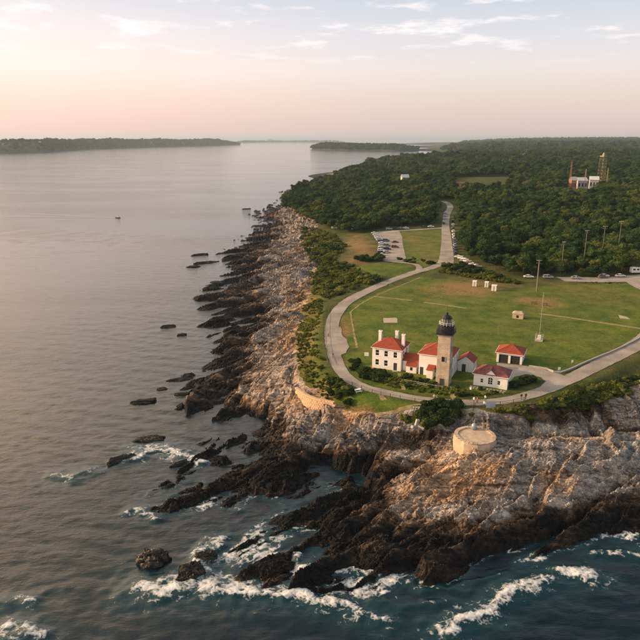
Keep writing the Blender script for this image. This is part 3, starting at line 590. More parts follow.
def instancer(name, P, srcs, label, cat):
    """one object: points carrying a scale and kind, instanced with geometry nodes"""
    me = bpy.data.meshes.new(name); me.vertices.add(len(P)); me.vertices.foreach_set('co', P[:, :3].astype(np.float32).ravel())
    for an, v in (('sc', P[:, 3]), ('rz', rs.uniform(0, 6.28, len(P))), ('kd', rs.randint(0, len(srcs), len(P)))):
        a = me.attributes.new(an, 'FLOAT', 'POINT'); a.data.foreach_set('value', v.astype(np.float32))
    o = link(bpy.data.objects.new(name, me)); g = bpy.data.node_groups.new(name, 'GeometryNodeTree')
    g.interface.new_socket('Geometry', in_out='INPUT', socket_type='NodeSocketGeometry'); g.interface.new_socket('Geometry', in_out='OUTPUT', socket_type='NodeSocketGeometry')
    N = g.nodes.new; LK = g.links.new; gi = N('NodeGroupInput'); go = N('NodeGroupOutput'); jn = N('GeometryNodeJoinGeometry')
    def na(nm): a = N('GeometryNodeInputNamedAttribute'); a.data_type = 'FLOAT'; a.inputs[0].default_value = nm; return a.outputs[0]
    for k, src in enumerate(srcs):
        cp_ = N('FunctionNodeCompare'); cp_.data_type = 'FLOAT'; cp_.operation = 'EQUAL'; LK(na('kd'), cp_.inputs[0]); cp_.inputs[1].default_value = k
        for s_ in cp_.inputs:
            if s_.name == 'Epsilon': s_.default_value = .1
        oi = N('GeometryNodeObjectInfo'); oi.inputs[0].default_value = src; oi.inputs['As Instance'].default_value = True; oi.transform_space = 'ORIGINAL'
        ip = N('GeometryNodeInstanceOnPoints'); LK(gi.outputs[0], ip.inputs['Points']); LK(cp_.outputs[0], ip.inputs['Selection']); LK(oi.outputs['Geometry'], ip.inputs['Instance'])
        cb = N('ShaderNodeCombineXYZ'); LK(na('rz'), cb.inputs[2]); LK(cb.outputs[0], ip.inputs['Rotation']); LK(na('sc'), ip.inputs['Scale']); LK(ip.outputs[0], jn.inputs[0])
    LK(jn.outputs[0], go.inputs[0]); md = o.modifiers.new('scatter', 'NODES'); md.node_group = g
    o['kind'] = 'stuff'; return tag(o, label, cat)
CS = [crowns[k] for k in sorted(crowns)]
instancer('woodland', P3[rest_i], CS, 'dense green woodland stretching inland behind the lawns', 'woodland')

# shrubs: zones in photo pixels -> (polygon, height guess, count, size, kinds, label, group)
shrub_n = 0
ROADLINE = spline(road_pts, 3)
def shrubs(poly, z, count, smin, smax, kinds, label, group, clear=4.2):
    global shrub_n
    lp = WL(poly, z); a = np.array(lp); c = 0; tries = 0
    while c < count and tries < 4000:
        tries += 1; x = rs.uniform(a[:, 0].min(), a[:, 0].max()); y = rs.uniform(a[:, 1].min(), a[:, 1].max())
        if not inpoly(np.array([x]), np.array([y]), lp)[0]: continue
        if seg_dist(np.array([x]), np.array([y]), ROADLINE)[0] < clear: continue
        k = kinds[rs.randint(len(kinds))]; s = rs.uniform(smin, smax)
        o = link(bpy.data.objects.new('shrub', SHRUB_KINDS[k])); o.location = (x, y, zat(x, y) - .12); o.rotation_euler = (0, 0, rs.uniform(0, 6.28)); o.scale = (s, s, s * rs.uniform(.7, 1.05) * (.68 if 'bank' in group or 'meadow' in group or 'thicket' in group else 1))
        tag(o, ('large ' if s > smin + .66 * (smax - smin) else 'small ' if s < smin + .33 * (smax - smin) else 'middling ') + ('broad ', 'flat ', 'upright ', 'broad ', 'upright ')[k] + label, 'shrub', group); c += 1
SCR, HDG = (0, 1, 2), (3, 4)
shrubs([(322, 268), (334, 272), (326, 300), (322, 325), (324, 350), (330, 372), (316, 384), (303, 370), (301, 340), (306, 310), (314, 285)], 8.4, 30, .5, 1.1, SCR, 'olive and yellow green shrub on the bank above the shore rocks', 'bank shrubs')
shrubs([(320, 262), (350, 266), (380, 279), (352, 290), (332, 296), (322, 285)], 9, 34, 1.3, 2.4, (0, 1, 3), 'dense green shrub in the thicket where the loop road bends', 'thicket shrubs', 5)
shrubs([(320, 230), (336, 236), (345, 248), (336, 262), (320, 262), (306, 245), (300, 222)], 8.6, 40, 1.5, 3.0, (0, 1, 3), 'green shrub on the coastal slope beside the meadow', 'meadow edge shrubs')
shrubs([(358, 258), (380, 258), (384, 262), (352, 265)], 9.2, 14, 1.3, 2.0, HDG, 'dark shrub screening the parking lot from the grass', 'parking lot shrubs')
shrubs([(394, 258.5), (420, 261), (438, 264.5), (436, 267), (405, 263)], 9.4, 14, .8, 1.3, HDG, 'dark shrub lining the mown field', 'field edge shrubs', 2)
shrubs([(448, 266), (470, 268), (500, 277), (505, 283), (470, 278), (440, 273)], 9.3, 26, 1.3, 2.3, (3, 4, 0), 'dark green shrub below the parked cars by the junction', 'junction shrubs', 5)
shrubs([(342, 362), (352, 362), (371, 370), (392, 376), (392, 384), (370, 383), (354, 374)], 9, 24, .7, 1.2, HDG, 'dark garden shrub on the slope before the two-storey keepers house', 'garden shrubs', 3.4)
shrubs([(402, 376), (430, 381), (436, 386), (440, 394), (402, 388)], 9, 16, .5, .9, HDG, 'dark garden shrub beside the stone tower', 'tower garden shrubs', 3)
shrubs([(456, 388), (478, 389), (502, 393), (508, 396), (456, 397)], 9, 14, .35, .6, HDG, 'clipped shrub before the small white cottage', 'cottage garden shrubs', 2.6)
shrubs([(513, 383), (522, 379), (535, 380), (528, 386), (513, 390)], 9, 14, .7, 1.1, HDG, 'dark green shrub between the cottage and the forecourt', 'forecourt shrubs', 4.2)
shrubs([(418, 414), (430, 410), (450, 411), (456, 418), (450, 424), (424, 424)], 7.2, 15, 1.2, 1.9, HDG, 'dark rounded shrub in the clump above the shore by the platform', 'shore clump shrubs', 2)
shrubs([(330, 386), (345, 389), (354, 396), (350, 404), (338, 404), (328, 396)], 7.6, 18, .8, 1.5, (3, 4, 0), 'dark shrub in the clump behind the curved stone wall', 'wall clump shrubs', 3.4)
shrubs([(480, 409), (512, 408), (545, 400), (585, 390), (645, 373), (645, 380), (590, 398), (550, 408), (520, 414), (485, 416)], 7.8, 40, .7, 1.5, (3, 4, 1), 'dark shrub on the bank between the road and the headland rocks', 'road bank shrubs', 5.2)
shrubs([(575, 281.5), (622, 283.5), (622, 284.5), (575, 282.5)], 9.4, 12, .3, .5, (0, 3), 'shrub in the row bordering the roadside parking strip', 'parking strip shrubs', 0)

# low uncountable scrub between the shrubs
sp_ = []
for poly, z, cnt, a0, a1 in (([(318, 228), (336, 234), (345, 248), (336, 262), (346, 268), (384, 280), (352, 292), (330, 300), (313, 290), (306, 250), (302, 225)], 8.6, 1100, .35, .9), ([(324, 325), (324, 350), (332, 374), (346, 392), (350, 404), (330, 398), (312, 384), (298, 368), (296, 335), (303, 305), (322, 298)], 8, 420, .2, .5),
                            ([(460, 411), (512, 408), (545, 400), (585, 390), (660, 370), (680, 374), (590, 399), (550, 408), (520, 415), (485, 417), (456, 420), (424, 424), (400, 416)], 7.7, 800, .25, .65), ([(448, 266), (470, 268), (500, 277), (525, 286), (500, 284), (470, 278), (440, 273)], 9.3, 300, .4, .9), ([(350, 376), (372, 372), (400, 378), (440, 388), (500, 394), (500, 397), (450, 397), (400, 390), (368, 385)], 9, 260, .18, .4)):
    lp = WL(poly, z); a = np.array(lp); c = 0
    while c < cnt:
        x = rs.uniform(a[:, 0].min(), a[:, 0].max(), 400); y = rs.uniform(a[:, 1].min(), a[:, 1].max(), 400); ok = inpoly(x, y, lp) & (seg_dist(x, y, ROADLINE) > 4.4) & (fbm(x / 7, y / 9, 3, 140) > -.12)
        for u_, v_ in zip(x[ok], y[ok]): sp_.append((u_, v_, zat(u_, v_) - .1, rs.uniform(a0, a1))); c += 1
SRC = {}
for o in COL.objects:
    if o.name.startswith('shrub') and o.data not in SRC and o.data.materials[0].name == 'shrub_leaf': SRC[o.data] = o
instancer('scrub', np.array(sp_), list(SRC.values()), 'low tangled green scrub covering the banks round the lawns', 'scrub')
# ------------------------------------------------------------------ buildings
white = simple('white_paint', (.76, .75, .74), .7, .11, .9, bump=.02)
trim = simple('white_trim', (.83, .82, .80), .6, .04, 2, bump=0)
roofm, n, b = new_mat('red_shingle'); q = NB(n); v = q.obj(); f1 = q.noise(v, 1.1, 5, .7); f2 = q.noise(q.mapping(v, sc=(3, 3, 9)), 2.0, 3)
n.links.new(q.ramp(q.math('ADD', q.math('MULTIPLY', f1, .6), q.math('MULTIPLY', f2, .4)), [(.3, (.14, .022, .011)), (.5, (.245, .042, .018)), (.72, (.36, .085, .038))]), b.inputs['Base Color']); b.inputs['Roughness'].default_value = .85
n.links.new(q.bump(q.math('FRACT', q.math('MULTIPLY', q('ShaderNodeSeparateXYZ', {0: v}).outputs[2], 5.0)), .5, .04), b.inputs['Normal'])
roofb, n, b = new_mat('shaded_red_shingle'); q = NB(n); v = q.obj(); f1 = q.noise(v, 1.1, 5, .7)  # red shingle browned: tower shadow on the cottage put into the colour
n.links.new(q.ramp(f1, [(.3, (.11, .035, .03)), (.5, (.19, .06, .05)), (.72, (.28, .11, .09))]), b.inputs['Base Color']); b.inputs['Roughness'].default_value = .85
n.links.new(q.bump(q.math('FRACT', q.math('MULTIPLY', q('ShaderNodeSeparateXYZ', {0: v}).outputs[2], 5.0)), .5, .04), b.inputs['Normal'])
pane = glassm('window_glass', (.02, .025, .03)); dark = simple('dark_interior', (.018, .022, .026), .8, .2); doorm = simple('dark_door', (.045, .05, .05), .5, .15)
granite, n, b = new_mat('granite_blocks'); q = NB(n); v = q.obj()
cz = q('ShaderNodeSeparateXYZ', {0: v}); br = q('ShaderNodeTexBrick', {0: q('ShaderNodeCombineXYZ', {0: q.math('ADD', cz.outputs[0], cz.outputs[1]), 1: cz.outputs[2]}).outputs[0], 'Color1': c4((.42, .345, .26)), 'Color2': c4((.53, .445, .345)), 'Mortar': c4((.24, .20, .16)), 'Scale': 1.0, 'Mortar Size': .018, 'Brick Width': 1.1, 'Row Height': .55})
n.links.new(q.mix(q.mapr(q.noise(v, .5, 6), .35, .7), br.outputs[0], q.mix(.5, br.outputs[0], c4((.22, .18, .14)))), b.inputs['Base Color']); b.inputs['Roughness'].default_value = .85
n.links.new(q.bump(br.outputs[1], -.6, .04), b.inputs['Normal'])
black = simple('black_iron', (.012, .013, .015), .45, .2)
concrete = simple('weathered_concrete', (.44, .35, .265), .9, .45, .55, bump=.08)
concg = simple('grey_concrete', (.36, .35, .34), .9, .2, .8, bump=.04)
stonew = simple('sandstone_wall_stone', (.50, .36, .23), .9, .25, 1.2, bump=.06)
ANG = R(-24)
def local(px, py, z=None):
    x, y, zz = G(px, py); return (x, y, zz)
def quad_open(mb, x0, x1, z0, z1, holes, y, th):
    """front wall in the xz plane with rectangular openings, thickness th inwards"""
    xs = sorted({x0, x1, *[h[0] for h in holes], *[h[1] for h in holes]}); zs = sorted({z0, z1, *[h[2] for h in holes], *[h[3] for h in holes]})
    for a, b_ in zip(xs, xs[1:]):
        for c, d in zip(zs, zs[1:]):
            if any(h[0] <= a and b_ <= h[1] and h[2] <= c and d <= h[3] for h in holes): continue
            mb.box(a, b_, y, y + th, c, d)
def wallset(root, w, d, h, front, right=(), left=(), th=.25, mat=None):
    """four wall meshes; front openings list of (x0,x1,z0,z1,kind), right likewise along y"""
    mat = mat or white
    f = MB(); quad_open(f, 0, w, -.5, h, [o[:4] for o in front], 0, th); f.build('front_wall', mat, root)
    bk = MB(); bk.box(0, w, d - th, d, -.5, h); bk.build('back_wall', mat, root)
    for side, ops, nm in (('r', right, 'side_wall'), ('l', left, 'side_wall')):
        s = MB(); quad_open(s, th + .003, d - th - .003, -.5, h, [o[:4] for o in ops], 0, th)
        for v_ in s.bm.verts:
            x, y, z = v_.co
            v_.co = (w - th + (th - y), x, z) if side == 'r' else (th - y if False else y, x, z)
        s.build(nm, mat, root)
    for o in front: opening(root, o, lambda u, t, z: (u, t, z))
    for o in right: opening(root, o, lambda u, t, z: (w - t, u, z))
    for o in left: opening(root, o, lambda u, t, z: (t, u, z))
def tb(mb, T, u0, u1, t0, t1, z0, z1):
    a = T(u0, t0, z0); b_ = T(u1, t1, z1); mb.box(min(a[0], b_[0]), max(a[0], b_[0]), min(a[1], b_[1]), max(a[1], b_[1]), z0, z1)
def opening(root, o, T):
    u0, u1, z0, z1, kind = o
    if kind == 'window':
        g = MB(); tb(g, T, u0, u1, .12, .15, z0, z1); wob = g.build('window', pane, root)
        fr = MB(); e = .07
        for a in ((u0, u0 + e, z0, z1), (u1 - e, u1, z0, z1), (u0 + e, u1 - e, z0, z0 + e), (u0 + e, u1 - e, z1 - e, z1), (u0 + e, u1 - e, (z0 + z1) / 2 - .03, (z0 + z1) / 2 + .03)): tb(fr, T, a[0], a[1], .06, .115, a[2], a[3])
        fr.build('frame', trim, wob)
        s = MB(); tb(s, T, u0 - .1, u1 + .1, -.10, -.004, z0 - .12, z0 - .003); s.build('sill', trim, wob)
    elif kind == 'door':
        g = MB(); tb(g, T, u0, u1, .10, .16, z0, z1); dob = g.build('door', doorm, root)
        h = MB(); tb(h, T, u1 - .2, u1 - .13, .05, .095, z0 + 1.0, z0 + 1.1); h.build('handle', black, dob)
    elif kind == 'garage':
        g = MB(); tb(g, T, u0, u1, .18, .22, z0, z1); gob = g.build('garage_door', dark, root)
        rl = MB()
        for k in range(1, 4): zz = z0 + (z1 - z0) * k / 4; tb(rl, T, u0, u1, .155, .178, zz - .025, zz + .025)
        rl.build('rail', doorm, gob)
def hip_roof(root, w, d, h, rise, mat, over=.35, ridge=.25, th=.16, name='roof', x0=0, y0=0):
    a, b_, c, e = x0 - over, x0 + w + over, y0 - over, y0 + d + over; L_ = min(w, d) / 2
    if w >= d: r1, r2 = (x0 + max(d * .5, w * .5 * (1 - ridge) if w == d else d * .5), y0 + d / 2), (x0 + w - d * .5, y0 + d / 2)
    else: r1, r2 = (x0 + w / 2, y0 + w * .5), (x0 + w / 2, y0 + d - w * .5)
    if abs(r1[0] - r2[0]) + abs(r1[1] - r2[1]) < .6:
        if w >= d: r1, r2 = (r1[0] - .5, r1[1]), (r2[0] + .5, r2[1])
        else: r1, r2 = (r1[0], r1[1] - .5), (r2[0], r2[1] + .5)
    V = [(a, c, h), (b_, c, h), (b_, e, h), (a, e, h), (a, c, h + th), (b_, c, h + th), (b_, e, h + th), (a, e, h + th), (*r1, h + rise), (*r2, h + rise)]
    F = [(3, 2, 1, 0), (0, 1, 5, 4), (1, 2, 6, 5), (2, 3, 7, 6), (3, 0, 4, 7)]
    F += [(4, 5, 9, 8), (5, 6, 9), (6, 7, 8, 9), (7, 4, 8)] if w >= d else [(4, 5, 8), (5, 6, 9, 8), (6, 7, 9), (7, 4, 8, 9)]
    m_ = MB(); m_.poly(V, F); ro = m_.build(name, mat, root)
    rc = MB(); p, q_ = Vector((*r1, h + rise)), Vector((*r2, h + rise)); rc.bar(p, q_, .07)
    for cpt, rp in ((4, 8), (5, 9 if w >= d else 8), (6, 9), (7, 8 if w >= d else 9)): rc.bar(V[cpt], V[rp], .06)
    rc.build('ridge_cap', mat, ro)
    gt = MB(); gt.box(a - .04, b_ + .04, c - .10, c - .004, h - .02, h + .10); gt.box(b_ + .004, b_ + .10, c, e, h - .02, h + .10); gt.box(a - .10, a - .004, c, e, h - .02, h + .10); gt.build('eaves_board', trim, ro)
    return ro
def gable_roof(root, x0, x1, y0, y1, h, rise, mat, along='x', over=.25, th=.14, walls=None, name='roof'):
    m_ = MB()
    if along == 'x':
        ym = (y0 + y1) / 2; prof = [(y0 - over, h), (ym, h + rise), (y1 + over, h), (y1 + over, h + th), (ym, h + rise + th), (y0 - over, h + th)]; V = [(x, p, z) for x in (x0 - over, x1 + over) for p, z in prof]
    else:
        xm = (x0 + x1) / 2; prof = [(x0 - over, h), (xm, h + rise), (x1 + over, h), (x1 + over, h + th), (xm, h + rise + th), (x0 - over, h + th)]; V = [(p, y, z) for y in (y0 - over, y1 + over) for p, z in prof]
    m_.poly(V, [(0, 1, 4, 5), (1, 2, 3, 4), (6, 7, 10, 11), (7, 8, 9, 10)] + [(i, (i + 1) % 6, 6 + (i + 1) % 6, 6 + i) for i in range(6)])
    ro = m_.build(name, mat, root)
    if walls:
        g = MB()
        if along == 'x':
            for a, b_ in ((x0 + .01, x0 + .22), (x1 - .22, x1 - .01)): g.poly([(a, y0, h - .01), (a, y1, h - .01), (a, ym, h + rise - .03), (b_, y0, h - .01), (b_, y1, h - .01), (b_, ym, h + rise - .03)], [(0, 1, 2), (3, 5, 4), (0, 3, 4, 1), (1, 4, 5, 2), (2, 5, 3, 0)])
        else:
            for a, b_ in ((y0 + .01, y0 + .22), (y1 - .22, y1 - .01)): g.poly([(x0, a, h - .01), (x1, a, h - .01), (xm, a, h + rise - .03), (x0, b_, h - .01), (x1, b_, h - .01), (xm, b_, h + rise - .03)], [(0, 1, 2), (3, 5, 4), (0, 3, 4, 1), (1, 4, 5, 2), (2, 5, 3, 0)])
        g.build('gable_wall', walls, root)
    return ro
def chimney(root, x, y, z0, z1, s=.42):
    m_ = MB(); m_.box(x - s, x + s, y - s, y + s, z0, z1); c = m_.build('chimney', white, root)
    k = MB(); k.box(x - s - .08, x + s + .08, y - s - .08, y + s + .08, z1 + .003, z1 + .22); k.build('chimney_cap', trim, c)
    p_ = MB(); p_.lathe([(.16, z1 + .22), (.16, z1 + .5)], 8, x, y); p_.build('chimney_pot', simple('terracotta', (.35, .14, .08), .8), c)
def gpos(px, py):
    x, y, z = G(px, py); return (x, y, z)
# main keepers house
t = thing('keepers_house', 'two-storey white keepers house with red hipped roof and three white chimneys', 'house', gpos(372, 367.3), ANG)
WH = 6.1
ws = lambda c, z: (c - .55, c + .55, z, z + 1.75, 'window')
wallset(t, 8.5, 7.6, WH, [ws(1.5, .95), ws(4.1, .95), (6.35, 7.4, -.5 + .55, 2.3, 'door'), ws(1.5, 3.75), ws(4.1, 3.75), ws(6.8, 3.75)], [ws(2.2, 3.75), ws(5.4, 3.75)], [ws(2.2, .95), ws(5.4, .95), ws(2.2, 3.75), ws(5.4, 3.75)])
ro = hip_roof(t, 8.5, 7.6, WH + .003, 2.35, roofm)
chimney(t, .75, 4.6, WH + .2, WH + 3.5); chimney(t, 5.0, 6.9, WH + .2, WH + 3.3); chimney(t, 8.0, 3.4, WH + .2, WH + 3.6)
m_ = MB(); m_.box(6.1, 7.65, -1.1, -.01, -.45, .03); m_.build('door_step', concg, t)
# link between the houses
t = thing('link_building', 'low white connecting wing with red roof joining the two houses', 'house wing', gpos(402.5, 370.2), ANG)
wallset(t, 4.4, 4.6, 2.9, [(2.5, 3.2, .8, 2.0, 'window')])
gable_roof(t, 0, 4.4, 0, 4.6, 2.91, 1.6, roofm, 'x', .12, walls=white)
m_ = MB(); m_.poly([(1.2, -1.4, 1.95), (4.4, -1.4, 1.95), (4.4, -.02, 2.7), (1.2, -.02, 2.7), (1.2, -1.4, 2.08), (4.4, -1.4, 2.08), (4.4, -.02, 2.83), (1.2, -.02, 2.83)], [(3, 2, 1, 0), (4, 5, 6, 7), (0, 1, 5, 4), (1, 2, 6, 5), (2, 3, 7, 6), (3, 0, 4, 7)]); m_.build('lean_to_roof', roofm, t)
m_ = MB(); m_.box(1.35, 4.25, -1.2, -.03, -.4, 1.96); po = m_.build('lean_to_wall', white, t)
m_ = MB(); m_.box(2.5, 3.2, -1.225, -1.203, .75, 1.7); m_.build('window', pane, po)
# second house behind the tower
t = thing('assistant_house', 'white house with red hipped roof standing directly behind the stone tower', 'house', gpos(418.4, 374.0), ANG)
wallset(t, 9.0, 8.2, 6.0, [(.35, 1.35, -.1, 2.2, 'door'), (4.6, 5.5, 1.0, 2.6, 'window'), (7.2, 8.1, 3.4, 4.9, 'window')], [ws(1.6, .9), ws(4.1, .9), ws(6.6, .9), ws(1.6, 3.6), ws(4.1, 3.6), ws(6.6, 3.6)], [ws(4, 3.6)])
hip_roof(t, 9.0, 8.2, 6.003, 2.5, roofm)
m_ = MB(); m_.box(2.9, 4.6, -2.6, -.02, -.4, 2.5); po = m_.build('porch', white, t)
m_ = MB(); m_.poly([(2.7, -2.8, 2.51), (4.8, -2.8, 2.51), (4.8, -.03, 2.51), (2.7, -.03, 2.51), (2.7, -.03, 3.3), (4.8, -.03, 3.3)], [(0, 1, 2, 3), (0, 1, 5, 4), (2, 3, 4, 5), (0, 3, 4), (1, 2, 5)]); m_.build('porch_roof', roofm, po)
# gabled shed
hx, hy, hz = gpos(418.4, 374.0); ca, sa = math.cos(ANG), math.sin(ANG)
def off(p, dx, dy): return (p[0] + dx * ca - dy * sa, p[1] + dx * sa + dy * ca)
p = off((hx, hy), 9.3, 7.4); t = thing('gabled_outbuilding', 'small white gabled outbuilding with red roof and one dark doorway', 'outbuilding', (*p, zat(*p)), ANG)
wallset(t, 4.3, 4.6, 2.9, [(1.1, 2.2, -.1, 2.2, 'door')], [(1.8, 2.7, .9, 2.1, 'window')])
gable_roof(t, 0, 4.3, 0, 4.6, 2.905, 1.7, roofm, 'y', .25, walls=white)
# small cottage
t = thing('small_cottage', 'single-storey white cottage with red hipped roof browned by painted tower shadow and a central front gable', 'cottage', gpos(473.2, 384.8), ANG)
wallset(t, 8.7, 6.0, 3.2, [(1.75, 2.55, .95, 2.1, 'window'), (6.15, 6.95, .95, 2.1, 'window')], [(1.3, 2.1, .9, 2.1, 'window'), (3.8, 4.6, .9, 2.1, 'window')])
hip_roof(t, 8.7, 6.0, 3.203, 2.0, roofb)
m_ = MB(); m_.poly([(2.95, -.06, 0.1), (5.75, -.06, 0.1), (5.75, -.06, 3.4), (4.35, -.06, 4.75), (2.95, -.06, 3.4), (2.95, 1.9, 0.1), (5.75, 1.9, 0.1), (5.75, 1.9, 3.4), (4.35, 1.9, 4.75), (2.95, 1.9, 3.4)], [(0, 1, 2, 3, 4), (9, 8, 7, 6, 5), (0, 5, 6, 1), (1, 6, 7, 2), (2, 7, 8, 3), (3, 8, 9, 4), (4, 9, 5, 0)]); gb = m_.build('front_gable', white, t)
m_ = MB(); m_.poly([(2.7, -.25, 3.22), (4.35, -.25, 4.82), (6.0, -.25, 3.22), (6.0, -.25, 3.36), (4.35, -.25, 4.98), (2.7, -.25, 3.36), (2.7, 2.6, 3.22), (4.35, 2.6, 4.82), (6.0, 2.6, 3.22), (6.0, 2.6, 3.36), (4.35, 2.6, 4.98), (2.7, 2.6, 3.36)], [(0, 1, 4, 5), (1, 2, 3, 4), (6, 7, 10, 11), (7, 8, 9, 10)] + [(i, (i + 1) % 6, 6 + (i + 1) % 6, 6 + i) for i in range(6)]); m_.build('gable_roof', roofb, gb)
m_ = MB(); m_.box(3.8, 4.9, -.10, -.065, .9, 2.0); wn_ = m_.build('window', pane, t)
m_ = MB()
for a in ((3.72, 3.797, .85, 2.05), (4.903, 4.98, .85, 2.05), (4.31, 4.39, .9, 2.0), (3.797, 4.31, 1.42, 1.48), (4.39, 4.903, 1.42, 1.48)): m_.box(a[0], a[1], -.13, -.103, a[2], a[3])
m_.build('frame', trim, wn_)
m_ = MB(); fp = [(4.35 + .62 * math.cos(a * math.pi / 10), 2.12 + .62 * math.sin(a * math.pi / 10)) for a in range(11)]
m_.poly([(a, -.10, c) for a, c in fp] + [(a, -.065, c) for a, c in fp], [tuple(range(11)), tuple(range(21, 10, -1))] + [(i, (i + 1) % 11, 11 + (i + 1) % 11, 11 + i) for i in range(11)]); fo_ = m_.build('fanlight', dark, t)
m_ = MB(); m_.box(4.31, 4.39, -.13, -.103, 2.12, 2.74); m_.build('mullion', trim, fo_)
# garage
t = thing('garage', 'white garage with red hipped roof and two dark door bays', 'garage', gpos(496.2, 361.8), ANG)
wallset(t, 7.2, 6.6, 2.95, [(.65, 3.3, -.3, 2.45, 'garage'), (3.95, 6.6, -.3, 2.45, 'garage')], [(2.6, 3.6, 1.0, 2.1, 'window')])
hip_roof(t, 7.2, 6.6, 2.953, 1.9, roofm, .4)
# lighthouse
tx, ty, tz = gpos(435.3, 384.3); tw = 3.5
t = thing('lighthouse', 'square granite lighthouse tower with black gallery and glazed lantern', 'lighthouse', (tx, ty, tz), ANG)
TH = 13.6; c_ = tw / 2
m_ = MB(); a = .0; tp = .12
m_.poly([(0, 0, -.6), (tw, 0, -.6), (tw, tw, -.6), (0, tw, -.6), (tp, tp, TH), (tw - tp, tp, TH), (tw - tp, tw - tp, TH), (tp, tw - tp, TH)], [(3, 2, 1, 0), (4, 5, 6, 7), (0, 1, 5, 4), (1, 2, 6, 5), (2, 3, 7, 6), (3, 0, 4, 7)]).bevel(.04); to = m_.build('tower', granite, t)
for T_, nm in ((lambda u, d, z: (u, d, z), 'f'), (lambda u, d, z: (tw - d, u, z), 'r')):
    for z0 in ((6.6,) if nm == 'f' else (4.5, 9.0)):
        g = MB(); tb(g, T_, c_ - .42, c_ + .42, .0, .10, z0, z0 + 1.35); wob = g.build('window', pane, t)
        g = MB()
        for a in ((c_ - .55, c_ - .423, z0 - .1, z0 + 1.5), (c_ + .423, c_ + .55, z0 - .1, z0 + 1.5), (c_ - .42, c_ + .42, z0 + 1.353, z0 + 1.5), (c_ - .42, c_ + .42, z0 - .1, z0 - .003)): tb(g, T_, a[0], a[1], -.06, .09, a[2], a[3])
        g.build('window_surround', concrete, wob)
m_ = MB(); m_.box(-.15, tw + .15, -.15, tw + .15, TH + .003, TH + .3); m_.build('cornice', granite, t)
m_ = MB(); m_.box(-.42, tw + .42, -.42, tw + .42, TH + .303, TH + .62); gd = m_.build('gallery_deck', black, t)
m_ = MB(); m_.lathe([(2.05, TH + .62), (2.05, TH + 2.45), (2.2, TH + 2.5), (2.2, TH + 2.65)], 16, c_, c_); m_.build('watch_room', black, t)
g0 = TH + .62
rl = MB()
for k in range(5):
    for s_ in (0, 1): pass
pp = [(-.36, -.36), (tw + .36, -.36), (tw + .36, tw + .36), (-.36, tw + .36)]
for i in range(4):
    A, B = Vector((*pp[i], g0)), Vector((*pp[(i + 1) % 4], g0))
    for k in range(8): q_ = A.lerp(B, k / 8); rl.bar(q_, q_ + Vector((0, 0, 1.1)), .03, 4)
    for hgt in (.4, .75, 1.1): rl.bar(A + Vector((0, 0, hgt)), B + Vector((0, 0, hgt)), .035, 4)
rl.build('gallery_railing', black, gd)
lz = TH + 2.653
m_ = MB(); m_.lathe([(1.3, lz), (1.3, lz + .5)], 10, c_, c_); m_.build('lantern_base', black, t)
lg, n, b = new_mat('lantern_glass'); b.inputs['Base Color'].default_value = (.16, .16, .16, 1); b.inputs['Roughness'].default_value = .06; b.inputs['Transmission Weight'].default_value = .5
lr = MB()
for i in range(10):
    a0, a1 = 2 * math.pi * i / 10, 2 * math.pi * (i + 1) / 10; r_ = 1.2
    A = Vector((c_ + r_ * math.cos(a0), c_ + r_ * math.sin(a0), 0)); B = Vector((c_ + r_ * math.cos(a1), c_ + r_ * math.sin(a1), 0))
    g = MB(); nn = ((A + B) / 2 - Vector((c_, c_, 0))).normalized() * .04; z0, z1 = lz + .5, lz + 1.75
    g.poly([(*(A)[:2], z0), (*(B)[:2], z0), (*(B)[:2], z1), (*(A)[:2], z1), (*(A + nn)[:2], z0), (*(B + nn)[:2], z0), (*(B + nn)[:2], z1), (*(A + nn)[:2], z1)], [(3, 2, 1, 0), (4, 5, 6, 7), (0, 1, 5, 4), (1, 2, 6, 5), (2, 3, 7, 6), (3, 0, 4, 7)]); g.build('lantern_pane', lg, t)
    lr.bar((A.x, A.y, z0), (A.x, A.y, z1), .05, 5)
lr.build('lantern_frame', trim, t)
m_ = MB(); m_.lathe([(.22, lz + .5), (.42, lz + .8), (.42, lz + 1.4), (.2, lz + 1.65)], 10, c_, c_); m_.build('lens', trim, t)
m_ = MB()
for k in range(14):
    a0 = 2 * math.pi * k / 14; r_ = 1.95; A = Vector((c_ + r_ * math.cos(a0), c_ + r_ * math.sin(a0), lz)); m_.bar(A, A + Vector((0, 0, .85)), .04, 4)
    B = Vector((c_ + r_ * math.cos(a0 + .449), c_ + r_ * math.sin(a0 + .449), lz))
    for hgt in (.45, .85): m_.bar(A + Vector((0, 0, hgt)), B + Vector((0, 0, hgt)), .045, 4)
m_.build('lantern_railing', trim, t)
m_ = MB(); m_.lathe([(1.45, lz + 1.76), (1.45, lz + 1.9), (.95, lz + 2.45), (.3, lz + 2.75), (.28, lz + 2.95)], 12, c_, c_); rf = m_.build('lantern_roof', black, t)
m_ = MB(); m_.lathe([(.05, lz + 2.93), (.26, lz + 3.05), (.3, lz + 3.2), (.2, lz + 3.4), (.04, lz + 3.45), (.03, lz + 5.0), (.005, lz + 5.4)], 10, c_, c_); m_.build('vent_ball', black, rf)
m_ = MB(); m_.box(1.1, 2.2, -.12, -.01, -.3, 1.9); m_.build('door', doorm, t)

